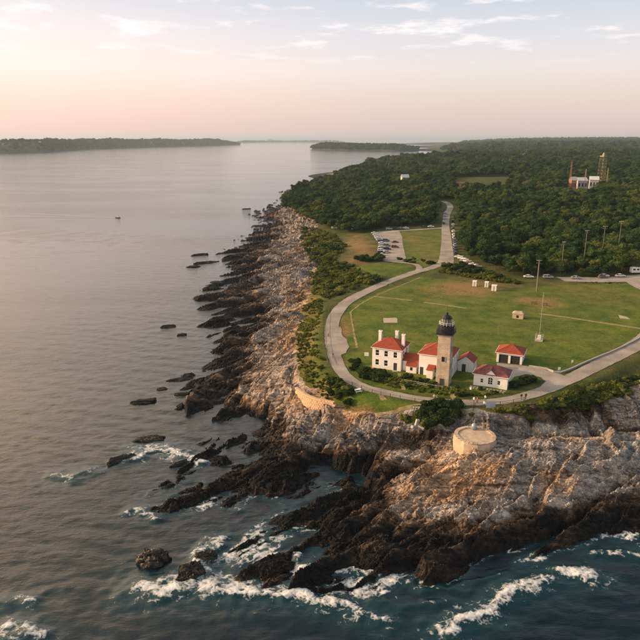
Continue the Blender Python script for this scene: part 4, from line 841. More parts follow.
# old round platform on the rocks
x, y = W(475, 435.5, 8.9); z = 8.9 - 3.75 + 1.3
t = thing('stone_platform', 'round weathered stone foundation platform on the headland rocks', 'foundation', (x, y, z - 1.3))
m_ = MB(); m_.lathe([(4.9, -1.5), (4.85, 1.0), (4.7, 3.4), (4.4, 3.75)], 10, rot=.2); pf = m_.build('drum', concrete, t)
PZ = z - 1.3 + 3.75
for k in range(30):                                                     # coping stones round the edge
    a0, a1 = 2 * math.pi * k / 30 + .015, 2 * math.pi * (k + 1) / 30 - .015; r0, r1 = 3.7, 4.55 + rnd.uniform(-.06, .06); zt = 3.93 + rnd.uniform(-.04, .04); z0 = 3.753
    cs = [(r0, a0), (r1, a0), (r1, a1), (r0, a1)]; g = MB(); g.poly([(r * math.cos(a), r * math.sin(a), zz) for zz in (z0, zt) for r, a in cs], [(3, 2, 1, 0), (4, 5, 6, 7), (0, 1, 5, 4), (1, 2, 6, 5), (2, 3, 7, 6), (3, 0, 4, 7)]); g.build('coping_stone', concrete, t)
t = thing('fog_horn', 'small grey domed fog signal drum on the round stone platform', 'fog signal', (x + .5, y + 3.2, PZ))
m_ = MB(); m_.lathe([(.62, 0), (.62, .9), (.55, 1.15), (.3, 1.4), (.05, 1.48)], 12); m_.build('drum', simple('blue_grey_metal', (.30, .36, .42), .4, .15, metal=.3), t, True)
m_ = MB(); m_.bar((0, 0, 1.4), (0, 0, 2.3), .06); m_.bar((-.35, 0, 1.95), (.35, 0, 1.95), .05); m_.build('mast', concg, t)

# curved retaining wall by the shore, built of stones
wl = spline([W(296.5, 389.5, 6.5), W(304, 397, 6.3), W(315, 404, 6.1), W(335, 410.5, 6.0)], .8)
t = thing('curved_retaining_wall', 'curved sandstone retaining wall at the foot of the grassy bank', 'wall', (*wl[0], 0))
stn = 0
smesh = []
for k in range(6):
    g = MB(); g.box(-.46, .46, -.4, .4, 0, .55); g.bevel(.05)
    for v_ in g.bm.verts: v_.co += Vector((rnd.uniform(-.03, .03), rnd.uniform(-.05, .05), rnd.uniform(-.03, .03)))
    smesh.append(g.mesh('stone', stonew))
wtop = np.linspace(zat(*wl[0]) + 2.2, zat(*wl[-1]) + 1.9, len(wl))
for row in range(6):
    for i in range(len(wl) - 1):
        f = .5 * (row % 2); a = np.array(wl[i]); b_ = np.array(wl[i + 1]); p = a + (b_ - a) * (.25 + f); d = b_ - a
        o = link(bpy.data.objects.new('stone', smesh[rnd.randrange(6)]), t); o.location = (p[0] - wl[0][0], p[1] - wl[0][1], wtop[i] - .57 * (row + 1)); o.rotation_euler = (0, 0, math.atan2(d[1], d[0])); o.scale = (np.linalg.norm(d) / .94, 1, 1)

# fence along the seaward side of the road
fence_m = simple('grey_weathered_wood', (.11, .095, .08), .9, .3, 3)
def fence(pts, gap, h, label, rails=(.45, .95), mat=None, post=.07):
    mat = mat or fence_m; c = spline(WL(pts, 8.9), gap); r = thing('rail_fence', label, 'fence', (*c[0], zat(*c[0]))); o0 = Vector(r.location)
    P_ = [Vector((a, b_, zat(a, b_))) - o0 for a, b_ in c]; g = MB(); g.box(-post, post, -post, post, -.3, h); pm = g.mesh('post', mat)
    for p_ in P_: o = link(bpy.data.objects.new('post', pm), r); o.location = p_
    for A, B in zip(P_, P_[1:]):
        for z_ in rails: g = MB(); g.bar(A + Vector((0, 0, z_)), B + Vector((0, 0, z_)), .05, 4); g.build('rail', mat, r)
    return r
fence([(352, 386), (372, 393.5), (400, 400), (430, 405), (462, 407), (500, 406), (524, 401.5)], 2.6, 1.15, 'weathered wooden rail fence along the seaward edge of the loop road')
fence([(327, 302), (323, 320), (323, 345), (328, 365)], 3.2, 1.1, 'weathered wooden rail fence on the shore side of the road bend')
fence([(404, 383.5), (418, 386), (430, 388.5), (442, 390)], 1.7, .9, 'short pale picket fence in the garden before the tower', (.3, .7), simple('faded_paint', (.42, .40, .36), .8), .04)
# low kerb wall along the lawn
kw = spline(WL([(529, 367.5), (548, 370.5), (561, 373), (590, 361), (620, 348.5), (650, 333), (690, 312)]), 2.2)
t = thing('lawn_edge_wall', 'low pale stone wall edging the mown lawn beside the road', 'wall', (*kw[0], zat(*kw[0])))
g = MB(); g.box(-1.08, 1.08, -.22, .22, -.3, .5); g.bevel(.04); km = g.mesh('wall_block', concg)
for A, B in zip(kw, kw[1:]):
    o = link(bpy.data.objects.new('wall_block', km), t); o.location = ((A[0] + B[0]) / 2 - kw[0][0], (A[1] + B[1]) / 2 - kw[0][1], zat((A[0] + B[0]) / 2, (A[1] + B[1]) / 2) - zat(*kw[0])); o.rotation_euler = (0, 0, math.atan2(B[1] - A[1], B[0] - A[0])); o.scale = (math.hypot(B[0] - A[0], B[1] - A[1]) / 2.18, 1, 1)
# garden stone wall before the cottage: separate stones
greyst = []
for me_ in smesh:
    g_ = me_.copy(); g_.materials.clear(); g_.materials.append(simple('fieldstone', (.26, .24, .22), .9, .3, 1.5)); greyst.append(g_)
c = spline(WL([(470, 388.5), (486, 391), (503, 393.5)]), .75)
t = thing('garden_stone_wall', 'low dry stone garden wall before the small white cottage', 'wall', (*c[0], zat(*c[0])))
for i, p in enumerate(c):
    for row in range(2):
        o = link(bpy.data.objects.new('stone', greyst[i % 6]), t); o.location = (p[0] - c[0][0] + .3 * row, p[1] - c[0][1] + rnd.uniform(-.08, .08), row * .36 - .12); o.scale = (.7, .45, .6); o.rotation_euler = (0, 0, ANG + rnd.uniform(-.1, .1))
# rubble boulders and sea rocks
bould, n, b = new_mat('boulder_rock'); q = NB(n); v = q.obj(); f = q.noise(v, .9, 6, .65); hz_ = q('ShaderNodeSeparateXYZ', {0: q.pos()}).outputs[2]
n.links.new(q.ramp(f, [(.3, (.06, .055, .05)), (.5, (.19, .17, .16)), (.7, (.38, .34, .31))]), b.inputs['Base Color']); b.inputs['Roughness'].default_value = .8; n.links.new(q.bump(q.noise(v, 3, 5), .8, .15), b.inputs['Normal'])
sear, n, b = new_mat('wet_rock'); q = NB(n); v = q.obj(); f = q.noise(q.mapping(v, sc=(.6, 2, 2)), .9, 7, .65)
n.links.new(q.ramp(f, [(.35, (.007, .007, .007)), (.52, (.026, .018, .013)), (.7, (.085, .045, .025))]), b.inputs['Base Color']); b.inputs['Roughness'].default_value = .38; n.links.new(q.bump(f, .9, .4), b.inputs['Normal'])
def rock_mesh(name, seed, mat, sub=3, cuts=9, rough=.3):
    bm = bmesh.new(); bmesh.ops.create_icosphere(bm, subdivisions=sub, radius=1); r = np.random.RandomState(seed)
    C = np.array([v.co[:] for v in bm.verts]); o = r.uniform(0, 50)
    for _ in range(cuts):                                    # broken faces
        d = r.normal(size=3); d /= np.linalg.norm(d); k = r.uniform(.6, .9); e = C @ d - k; C -= np.where(e > 0, e, 0)[:, None] * d
    C *= (1 + rough * fbm(C[:, 0] * 1.3 + o, C[:, 1] * 2.6 + C[:, 2] * 1.6, 5, seed % 40, .6))[:, None]
    s_ = C[:, 1] * 3.2 + C[:, 2] * .8 + .5 * fbm(C[:, 0] * 1.5 + o, C[:, 1] * 1.5, 2, 7); f = s_ - np.floor(s_); C[:, 2] += rough * .9 * (np.where(f < .8, f / .8, (1 - f) / .2) - .5)
    for v, c in zip(bm.verts, C): v.co = c
    me = bpy.data.meshes.new(name); bm.to_mesh(me); bm.free(); me.materials.append(mat); return me
BM = [rock_mesh('boulder', 300 + i, bould, 2) for i in range(5)]; SM = [rock_mesh('sea_rock', 320 + i, sear, 5, 4, .55) for i in range(6)]
for i in range(46):
    px, py = rs.uniform(268, 330), rs.uniform(406, 424)
    x, y, z = G(px, py, 4); s = rs.uniform(.3, .9); o = link(bpy.data.objects.new('boulder', BM[i % 5])); o.location = (x, y, z + s * .15); o.scale = (s, s * .8, s * .6); o.rotation_euler = (rs.uniform(-.3, .3), rs.uniform(-.3, .3), rs.uniform(0, 6)); tag(o, '%s %s boulder in the rubble below the curved stone wall' % ('large' if s > .72 else 'small' if s < .48 else 'middling', ('wedge shaped', 'blocky', 'slabby', 'angular', 'rounded')[i % 5]), 'boulder', 'rubble boulders')
for i, (px, py, sx, sy, sz, lb) in enumerate(((145, 402, 3.6, 1.6, .75, 'flat black rock slab alone in calm water beside the shore ledges'), (168, 327, 2.8, 1.4, .7, 'small dark rock in smooth water off the rocky fingers'), (182, 335, 2.0, 1.0, .5, 'small low dark rock beside the shore point'), (178, 380, 4.0, 1.3, .45, 'thin low reef rock just off the shore ledges'), (188, 376, 2.2, 1.2, .7, 'rounded dark rock close to the shore ledges'),
        (162, 389, 1.6, 1.0, .4, 'tiny dark rock between reef and slab'), (183, 394, 2.2, 1.2, .5, 'small dark rock next to the brown ledge'), (122, 461, 3.2, 1.7, 1.0, 'dark rock awash in foam at the end of the reef'), (150, 439, 4.0, 1.6, .6, 'low rock with foam behind it'), (186, 463, 4.2, 1.4, .6, 'long low rock in broken foam beside the reef'),
        (153, 560, 3.0, 2.4, 1.5, 'brown domed rock with white foam on its back'), (192, 574, 2.4, 2.0, 1.6, 'reddish brown rock standing in the thickest white foam'), (183, 581, 1.5, 1.3, .8, 'small brown rock beside the reddish foam rock'), (205, 559, 2.0, 1.6, 1.0, 'dark rock behind the foam rocks'), (200, 255, 6, 2.0, .8, 'long thin dark reef far off the shore fingers'), (205, 263, 8, 2.2, .9, 'ragged dark reef parallel to the shore fingers'), (193, 267, 4, 2, .7, 'outer dark rock at the reef tip'), (260, 226, 7, 3, .8, 'dark reef rock below the wooded shore'), (247, 209, 5, 2.5, .7, 'distant dark rock off the wooded point'),
        )):
    x, y = W(px, py, 0); o = link(bpy.data.objects.new('sea_rock', SM[i % 6])); o.location = (x, y, -sz * .15); o.scale = (sx, sy, sz * 1.25); o.rotation_euler = (0, 0, R(20) + rs.uniform(-.3, .3)); tag(o, lb, 'rock', 'rocks in the sea')

# ------------------------------------------------------------------ monuments, poles, small things on the lawn
x, y, z = gpos(518, 318); t = thing('stone_hut', 'small brown stone hut with a dark opening on the lawn', 'hut', (x, y, z), ANG)
m_ = MB(); quad_open(m_, -1.9, 1.9, -.3, 1.9, [(-.5, .4, .3, 1.3)], -1.3, .3); m_.build('front_wall', concrete, t)
m_ = MB(); m_.box(-1.9, -1.6, -.99, 1.3, -.3, 1.9); m_.box(1.6, 1.9, -.99, 1.3, -.3, 1.9); m_.box(-1.59, 1.59, 1.0, 1.3, -.3, 1.9); m_.build('wall', concrete, t)
m_ = MB(); m_.poly([(-2.1, -1.5, 1.905), (2.1, -1.5, 1.905), (2.1, 1.5, 1.905), (-2.1, 1.5, 1.905), (-1.3, -.8, 2.5), (1.3, -.8, 2.5), (1.3, .8, 2.5), (-1.3, .8, 2.5)], [(3, 2, 1, 0), (4, 5, 6, 7), (0, 1, 5, 4), (1, 2, 6, 5), (2, 3, 7, 6), (3, 0, 4, 7)]); m_.build('roof_slab', concrete, t)
m_ = MB(); m_.box(-.5, .4, -1.1, -1.05, .3, 1.3); m_.build('opening', dark, t)
x, y, z = gpos(539, 340.5); t = thing('antenna_plinth', 'grey fenced plinth with a tall thin antenna mast on the lawn', 'antenna', (x, y, z), ANG)
m_ = MB(); m_.box(-1.2, 1.2, -1.2, 1.2, -.3, .5); m_.build('plinth', concg, t)
for i, (a, b_) in enumerate(((-1.1, -1.1), (0, -1.15), (1.1, -1.1), (1.1, 0), (1.1, 1.1), (0, 1.1), (-1.1, 1.1), (-1.15, 0))): m_ = MB(); m_.bar((a, b_, .5), (a, b_, 2.1), .07); m_.build('post', concg, t)
m_ = MB()
for zz in (1.1, 1.7):
    for A, B in (((-1.1, -1.1), (1.1, -1.1)), ((1.1, -1.1), (1.1, 1.1)), ((1.1, 1.1), (-1.1, 1.1)), ((-1.1, 1.1), (-1.1, -1.1))): m_.bar((*A, zz), (*B, zz), .05)
m_.build('rail', concg, t)
m_ = MB(); m_.box(-.5, .5, -.5, .5, .5, 1.7); m_.build('cabinet', trim, t)
m_ = MB(); m_.bar((0, 0, 1.7), (0, 0, 16), .06); m_.bar((-.4, 0, 15), (.4, 0, 15), .03); m_.build('mast', concg, t)
pole_m = simple('pole_wood', (.20, .17, .14), .85, .25)
def pole(px, py, h, lb, arms=True, r=.16, yz=None):
    x, y, z = G(px, py); t = thing('utility_pole', lb, 'utility pole', (x, y, z), rs.uniform(-.4, .4)); m_ = MB(); m_.lathe([(r, -.5), (r * .7, h)], 8); m_.build('pole', pole_m, t)
    if arms:
        for zz in (h - .5, h - 1.5): m_ = MB(); m_.box(-1.1, 1.1, -.08, .08, zz, zz + .14); m_.build('crossarm', pole_m, t)
        for xx in (-.95, -.4, .4, .95): m_ = MB(); m_.lathe([(.05, h - .36), (.09, h - .2), (.04, h - .12)], 6, xx); m_.build('insulator', trim, t)
pole(536.5, 291, 13.5, 'thick pale wooden pole at the corner of the tree line by the lawn', True, .3)
pole(561, 272, 15, 'slim wooden utility pole rising out of the trees behind the parking strip')
pole(583, 268, 19, 'taller utility pole beside the trees near the silver parked car'); pole(601, 262, 19, 'utility pole far back among the crowns behind the parking strip'); pole(617, 258, 20, 'utility pole deep in the woodland behind the white van')
for i, (px, py, w, lb) in enumerate(((474.5, 286, 1.3, 'single white box shed at the edge of the junction shrubs'), (486.5, 287, 1.2, 'narrow white box shed beside its twin on the lawn edge'), (494, 290.5, 1.6, 'wider white box shed nearest the lawn of the paired sheds'))):
    x, y, z = gpos(px, py); t = thing('white_shed', lb, 'shed', (x, y, z), ANG); m_ = MB(); m_.box(-w / 1.6, w / 1.6, -w / 2, w / 2, -.2, 2.3); m_.build('cabin', white, t)
    m_ = MB(); m_.box(-w / 1.6 - .12, w / 1.6 + .12, -w / 2 - .12, w / 2 + .12, 2.303, 2.42); m_.build('roof', trim, t); m_ = MB(); m_.box(-.35, .35, -w / 2 - .03, -w / 2 - .004, 0, 2.0); m_.build('door', concg, t)
# kiosk signs, posts
def post_sign(px, py, lb, w=1.0, h=1.9, z0=.9, col=None, nm='notice_board'):
    x, y, z = gpos(px, py); t = thing(nm, lb, 'sign', (x, y, z), rs.uniform(-.2, .2)); m_ = MB()
    m_.box(-w / 2 + .03, -w / 2 + .13, -.06, .06, -.3, h); m_.build('post', pole_m, t); m_ = MB(); m_.box(w / 2 - .13, w / 2 - .03, -.06, .06, -.3, h); m_.build('post', pole_m, t)
    m_ = MB(); m_.box(-w / 2, w / 2, -.10, -.063, z0, h - .05); m_.build('board', col or trim, t)
post_sign(366.5, 357.5, 'pale notice board beside the two-storey house', 1.3, 1.7, .5)
post_sign(490.5, 409, 'grey information board by the fence near the platform', 2.2, 2.0, .3, simple('grey_board', (.33, .38, .42), .5))
post_sign(559, 371, 'small white sign on the lawn by the edge wall', .7, 1.2, .4); post_sign(572, 364, 'tiny white marker sign in the grass before the edge wall', .5, 1.3, .5)
for px, py, lb in ((473, 414, 'thin dark post with white lamp head on the shore path'), (470, 401, 'white topped lamp post at the fence by the path')):
    x, y, z = gpos(px, py); t = thing('lamp_post', lb, 'lamp post', (x, y, z)); m_ = MB(); m_.bar((0, 0, -.3), (0, 0, 3.2), .06); m_.build('post', black, t); m_ = MB(); m_.lathe([(.12, 3.0), (.24, 3.15), (.22, 3.5), (.05, 3.65)], 8); m_.build('lamp_head', trim, t)
# broken white concrete block near the shore clump
x, y, z = G(415, 429, 6.5); t = thing('broken_concrete_marker', 'toppled white concrete marker lying on the shore slope', 'marker', (x, y, z))
m_ = MB(); m_.box(-.4, .4, -.35, .35, -.4, 1.4); m_.bevel(.06); o = m_.build('stump', concg, t); o.rotation_euler = (.1, .2, .3); o.location = (.4, .6, .5)
m_ = MB(); m_.box(-1.3, .2, -.4, .4, -.2, .5); m_.bevel(.06); o = m_.build('fragment', concg, t); o.rotation_euler = (.1, .35, .7)
m_ = MB(); m_.box(-.2, 1.3, -.35, .35, -.2, .5); m_.bevel(.06); o = m_.build('fragment', concg, t); o.rotation_euler = (-.1, .25, -.5); o.location = (.9, 0, .1)
# picnic table
x, y, z = gpos(357.5, 392); t = thing('picnic_table', 'white picnic table on the grass by the road bend', 'table', (x, y, z), .5)
m_ = MB(); m_.box(-.95, .95, -.4, .4, .72, .78); m_.build('tabletop', trim, t)
for s_ in (-1, 1):
    m_ = MB(); m_.box(-.95, .95, s_ * .75 - .14, s_ * .75 + .14, .42, .47); m_.build('bench_seat', trim, t); m_ = MB(); m_.bar((s_ * .7, -.75, 0), (s_ * .7, .25, .72), .05); m_.bar((s_ * .7, .75, 0), (s_ * .7, -.25, .72), .05); m_.bar((s_ * .7, -.75, .4), (s_ * .7, .75, .4), .04); m_.build('leg', trim, t)
# benches on the lawn
for px, py, lb in ((534, 304, 'dark park bench on the dry patch of the lawn'), (545, 305.5, 'dark low bench beside the other bench on the lawn')):
    x, y, z = gpos(px, py); t = thing('park_bench', lb, 'bench', (x, y, z), ANG); m_ = MB(); m_.box(-1, 1, -.25, .25, .42, .48); m_.build('seat', fence_m, t); m_ = MB(); m_.box(-1, 1, .26, .31, .5, .95); m_.build('backrest', fence_m, t)
    for s_ in (-1, 1): m_ = MB(); m_.box(s_ * .8 - .05, s_ * .8 + .05, -.22, .30, -.1, .417); m_.build('leg', black, t)

# ------------------------------------------------------------------ cars
def car_mat(nm, c, metal=.0): return simple('car_paint_' + nm, c, .28, .03, 1, metal, 0, .6)
PAINT = {'white': car_mat('white', (.78, .78, .78)), 'silver': car_mat('silver', (.48, .5, .52), .5), 'black': car_mat('black', (.02, .02, .025)), 'blue': car_mat('blue', (.05, .10, .22)), 'red': car_mat('red', (.14, .02, .018)), 'grey': car_mat('grey', (.16, .17, .18), .3)}
tyre = simple('tyre_rubber', (.015, .015, .015), .9, .1); rim = simple('wheel_rim', (.4, .4, .42), .35, .1, metal=.8); cglass = glassm('car_glass', (.015, .018, .022)); lampm = glassm('headlamp_glass', (.8, .8, .78)); rear = glassm('tail_lamp', (.3, .01, .01))
def car_parts(kind):
    prof = {'sedan': [(-2.25, .35), (2.2, .35), (2.28, .62), (2.15, .82), (1.15, .95), (-1.55, .98), (-2.2, .9), (-2.3, .6)], 'suv': [(-2.25, .4), (2.2, .4), (2.28, .7), (2.15, 1.0), (1.2, 1.12), (-2.1, 1.15), (-2.27, .95), (-2.3, .6)]}[kind]
    cab = {'sedan': [(1.12, .94), (.35, 1.42), (-.85, 1.44), (-1.6, .97)], 'suv': [(1.15, 1.1), (.5, 1.68), (-1.95, 1.7), (-2.2, 1.14)]}[kind]
    def extr(pf, w0, w1=None):
        w1 = w1 or w0; m_ = MB(); k = len(pf); zs = [p[1] for p in pf]; a, b_ = min(zs), max(zs)
        ww = [w0 + (w1 - w0) * (z - a) / (b_ - a) for z in zs]
        m_.poly([(x, -w, z) for (x, z), w in zip(pf, ww)] + [(x, w, z) for (x, z), w in zip(pf, ww)], [tuple(range(k)), tuple(range(2 * k - 1, k - 1, -1))] + [(i, (i + 1) % k, k + (i + 1) % k, k + i) for i in range(k)]); return m_
    body = extr(prof, .9).bevel(.07, 2); glass = extr(cab, .86, .68).bevel(.03); (x1, z1), (x2, z2) = cab[1], cab[2]
    roof = MB(); roof.box(x2 - .02, x1 + .02, -.70, .70, z1 - .05, z1 + .06).bevel(.03)
    pil = MB()
    for s_ in (-1, 1):
        for A, B in ((cab[0], cab[1]), (cab[3], cab[2])): pil.bar((A[0], s_ * .87, A[1]), (B[0], s_ * .69, B[1]), .05, 5)
        mx = (cab[1][0] + cab[2][0]) / 2; pil.bar((mx, s_ * .885, cab[0][1]), (mx, s_ * .70, cab[1][1]), .05, 5)
    ty = MB(); ty.lathe([(.20, -.11), (.32, -.11), (.34, -.06), (.34, .06), (.32, .11), (.20, .11)], 14); rm = MB(); rm.lathe([(.21, -.115), (.2, .115)], 10)
    hl = MB(); hl.box(-.06, .06, -.2, .2, -.08, .08); hl.bevel(.03); tl = MB(); tl.box(-.05, .05, -.16, .16, -.09, .09)
    return dict(body=body.mesh('body', PAINT['white'], False), glass=glass.mesh('glazing', cglass), roof=roof.mesh('roof', PAINT['white']), pil=pil.mesh('pillar', PAINT['white']), tyre=ty.mesh('tyre', tyre, False), rim=rm.mesh('rim', rim), hl=hl.mesh('headlight', lampm), tl=tl.mesh('tail_light', rear), zb=prof[3][1])
CARP = {k: car_parts(k) for k in ('sedan', 'suv')}; _pc = {}
def car(px, py, rz, colr, kind, lb, grp, zo=.1):
    x, y, z = G(px, py, 9.5); A = CARP[kind]; t = thing('parked_car', lb, 'car', (x, y, z + zo), rz, grp)
    def pm(k):
        if (k, kind, colr) not in _pc: me = A[k].copy(); me.materials.clear(); me.materials.append(PAINT[colr]); _pc[(k, kind, colr)] = me
        return _pc[(k, kind, colr)]
    bo = link(bpy.data.objects.new('body', pm('body')), t); link(bpy.data.objects.new('glazing', A['glass']), t); rf = link(bpy.data.objects.new('roof', pm('roof')), t); link(bpy.data.objects.new('pillar', pm('pil')), rf)
    for sx in (1.38, -1.38):
        for sy in (-1, 1):
            w_ = link(bpy.data.objects.new('wheel', A['rim']), t); w_.location = (sx, sy * .80, .34); w_.rotation_euler = (math.pi / 2, 0, 0); link(bpy.data.objects.new('tyre', A['tyre']), w_)
    for sy in (-1, 1):
        h_ = link(bpy.data.objects.new('headlight', A['hl']), bo); h_.location = (2.23, sy * .62, A['zb'] - .1); h_ = link(bpy.data.objects.new('tail_light', A['tl']), bo); h_.location = (-2.27, sy * .66, A['zb'] - .08)
cols = ['white', 'silver', 'white', 'black', 'white', 'blue', 'grey', 'silver', 'white', 'black']
k = 0
CN = {'white': 'white', 'silver': 'silver', 'black': 'black', 'blue': 'dark blue', 'red': 'dark red', 'grey': 'grey'}
def row(lst, where, grp, rz, jit=.08):
    global k
    for p in lst:
        c_ = p[2] if len(p) > 2 else cols[k % 10]; kd = ('sedan', 'suv')[rs.randint(2)]; k += 1
        car(p[0], p[1], rz + rs.uniform(-jit, jit), c_, kd, '%s %s parked %s' % (CN[c_], {'sedan': 'saloon car', 'suv': 'estate car'}[kd], where), grp)
row([(374.5, 234, 'white'), (376, 235.6, 'white'), (377.2, 237.2), (378, 238.8, 'white'), (379.5, 240.5), (381, 242.2), (382, 244, 'white'), (382.2, 245.9), (382, 247.8, 'white'), (381.8, 249.8, 'silver'), (381.4, 251.8), (381.2, 253.8, 'black'), (382.5, 255.8, 'white')], 'nose-in along the meadow side of the parking lot', 'cars on the meadow side of the parking lot', 0)
row([(386, 241.5, 'blue'), (387, 246.5, 'grey'), (387.2, 250, 'black'), (386.8, 253, 'silver')], 'in the second row of the parking lot', 'cars in the second row of the parking lot', 0)
row([(395, 243, 'red'), (395, 248, 'red')], 'alone in the open middle of the parking lot', 'cars in the open middle of the parking lot', 0)
row([(389, 229.8, 'silver'), (395, 229.5, 'black'), (401, 229.2, 'grey'), (406, 229, 'white'), (424, 227.8, 'black'), (431, 227.4, 'white')], 'along the tree line above the mown field', 'cars along the tree line', 0)
row([(443.6, 224, 'grey'), (444, 219, 'white'), (444.5, 216.5), (445, 214, 'silver')], 'on the inner verge of the woodland road', 'cars on the inner verge', R(86))
row([(452.5, 222, 'black'), (452.8, 225.8, 'white'), (453, 229, 'grey'), (453.3, 232.5), (453.6, 236, 'white'), (453.9, 238.8, 'white'), (454.2, 241.5), (454.5, 244), (454.8, 246.5), (455, 249, 'blue'), (455.2, 251.6), (455.5, 254.2, 'black')], 'in the line on the outer verge of the woodland road', 'cars on the outer verge', R(88))
row([(458.5, 258, 'white'), (462, 259.5, 'white'), (464, 261.8, 'silver'), (467.5, 262.5, 'white'), (470, 264.8, 'black'), (473, 265.6, 'white'), (477.5, 267.2, 'silver')], 'side by side at the junction beside the trees', 'cars at the junction', R(-30), .2)
row([(528.5, 278, 'white')], 'under the trees beside the thick pale pole', None, R(-8)); row([(548, 278.5, 'silver')], 'half hidden by shrubs between pole and parking strip', None, R(-6)); row([(576, 279, 'silver')], 'at the near end of the roadside parking strip', None, R(-4)); row([(603, 278.2, 'grey'), (604, 277, 'white')], 'in the middle of the roadside parking strip', 'cars mid strip', R(2)); row([(620, 277, 'white')], 'on the roadside strip next to the van', None, R(3))
# van
x, y, z = G(637, 273.5, 9.5); t = thing('white_van', 'tall white camper van at the far end of the roadside parking strip', 'van', (x, y, z + .1), R(4))
m_ = MB(); m_.box(-3.4, 2.1, -1.1, 1.1, .5, 3.1); m_.bevel(.12, 2); m_.build('body', PAINT['white'], t); m_ = MB(); m_.poly([(2.0, -1.05, .5), (3.4, -1.05, .5), (3.45, -1.05, 1.3), (2.7, -1.0, 2.3), (2.0, -1.0, 2.4), (2.0, 1.05, .5), (3.4, 1.05, .5), (3.45, 1.05, 1.3), (2.7, 1.0, 2.3), (2.0, 1.0, 2.4)], [(0, 1, 2, 3, 4), (9, 8, 7, 6, 5)] + [(i, (i + 1) % 5, 5 + (i + 1) % 5, 5 + i) for i in range(5)]); m_.build('cab', PAINT['white'], t)
for a, b_ in ((-2.8, -1.6), (-.9, .3)): m_ = MB(); m_.box(a, b_, -1.13, -1.103, 1.7, 2.5); m_.build('window', cglass, t)
m_ = MB(); m_.box(2.1, 2.9, -1.09, -1.055, 1.4, 2.1); m_.build('window', cglass, t)
for sx in (2.5, -2.2):
    for sy in (-1, 1): w_ = link(bpy.data.objects.new('wheel', CARP['suv']['tyre']), t); w_.location = (sx, sy * .95, .34); w_.rotation_euler = (math.pi / 2, 0, 0)
# wagon-like trailer on the meadow
for px, py, lb in ((334.5, 229, 'white camper trailer at the head of the meadow'), (354, 230, 'small pale trailer at the meadow edge by the trees')):
    x, y, z = G(px, py, 9.5); t = thing('camper_trailer', lb, 'trailer', (x, y, z), R(8)); m_ = MB(); m_.box(-2.2, 2.2, -1.05, 1.05, .5, 2.6); m_.bevel(.3, 2); m_.build('body', PAINT['white'], t); m_ = MB(); m_.box(-1, .6, -1.08, -1.053, 1.4, 2.0); m_.build('window', cglass, t)
    for sy in (-1, 1): w_ = link(bpy.data.objects.new('wheel', CARP['suv']['tyre']), t); w_.location = (-.2, sy * .95, .34); w_.rotation_euler = (math.pi / 2, 0, 0)
    m_ = MB(); m_.bar((2.1, 0, .55), (3.2, 0, .45), .06); m_.build('tow_bar', black, t)

# ------------------------------------------------------------------ people
skin = simple('skin', (.45, .27, .19), .6, .05); PC = {'dark': (.03, .03, .04), 'white': (.7, .7, .68), 'blue': (.06, .1, .25), 'red': (.4, .05, .04), 'tan': (.35, .27, .18), 'grey': (.18, .18, .19)}
def person(px, py, rz, top, legs, lb, stride=.18, grp=None):
    x, y, z = gpos(px, py)
    V = [(0, 0, .95), (.0, 0, 1.2), (0, 0, 1.42), (0, .01, 1.52), (0, .03, 1.62), (0, .03, 1.73), (.19, 0, 1.4), (.27, -.04, 1.12), (.27, .07, .86), (-.19, 0, 1.4), (-.27, .04, 1.12), (-.27, .12, .88), (.1, 0, .9), (.11, stride * .7, .5), (.11, stride * .6, .09), (.12, stride * .6 + .17, .03), (-.1, 0, .9), (-.11, -stride * .3, .5), (-.11, -stride, .09), (-.12, -stride + .17, .03)]
    E = [(0, 1), (1, 2), (2, 3), (3, 4), (4, 5), (2, 6), (6, 7), (7, 8), (2, 9), (9, 10), (10, 11), (0, 12), (12, 13), (13, 14), (14, 15), (0, 16), (16, 17), (17, 18), (18, 19)]
    Rr = [.15, .15, .14, .055, .10, .085, .065, .05, .035, .065, .05, .035, .10, .07, .045, .035, .10, .07, .045, .035]
    me = bpy.data.meshes.new('person'); me.from_pydata(V, E, []); o = link(bpy.data.objects.new('person', me)); o.location = (x, y, z + .09); o.rotation_euler = (0, 0, rz)
    md = o.modifiers.new('s', 'SKIN'); 
    for sv, r_ in zip(me.skin_vertices[0].data, Rr): sv.radius = (r_, r_)
    me.skin_vertices[0].data[0].use_root = True; md2 = o.modifiers.new('d', 'SUBSURF'); md2.levels = 1; md2.render_levels = 1
    bpy.context.view_layer.update(); dg = bpy.context.evaluated_depsgraph_get(); e = bpy.data.meshes.new_from_object(o.evaluated_get(dg)); o.modifiers.clear(); o.data = e
    e.materials.clear()
    for m__ in (simple('cloth_' + top, PC[top], .85), simple('cloth_' + legs, PC[legs], .85), skin, simple('hair', (.03, .02, .015), .8)): e.materials.append(m__)
    for p_ in e.polygons:
        c = p_.center; p_.material_index = 3 if c.z > 1.70 or (c.z > 1.6 and c.y < .0) else 2 if c.z > 1.47 or (abs(c.x) > .2 and c.z < .92) else 0 if c.z > .93 or abs(c.x) > .2 else 1; p_.use_smooth = True
    tag(o, lb, 'person', grp)
person(521, 400, .3, 'dark', 'grey', 'person in dark clothes walking on the road with a companion'); person(525.5, 399.5, .2, 'dark', 'dark', 'person all in black walking beside a companion on the road')
person(333, 358, 1.2, 'dark', 'blue', 'person in dark top walking on the road bend'); person(328.5, 337, 2.0, 'grey', 'dark', 'person in grey top on the shore side of the road bend')
person(434, 400.5, 0, 'white', 'tan', 'person in white top on the road below the tower'); person(437, 400.8, .8, 'tan', 'white', 'person in tan top and white trousers below the tower')
person(485, 401.5, -1, 'white', 'grey', 'person in white top and grey trousers standing by the fence'); person(484, 407.5, 2.5, 'white', 'blue', 'person in white top and blue trousers near the information board'); person(388, 287.5, 1, 'dark', 'dark', 'person in black on the road north of the lawn')
person(477, 404, 2, 'red', 'dark', 'person in red top at the fence')

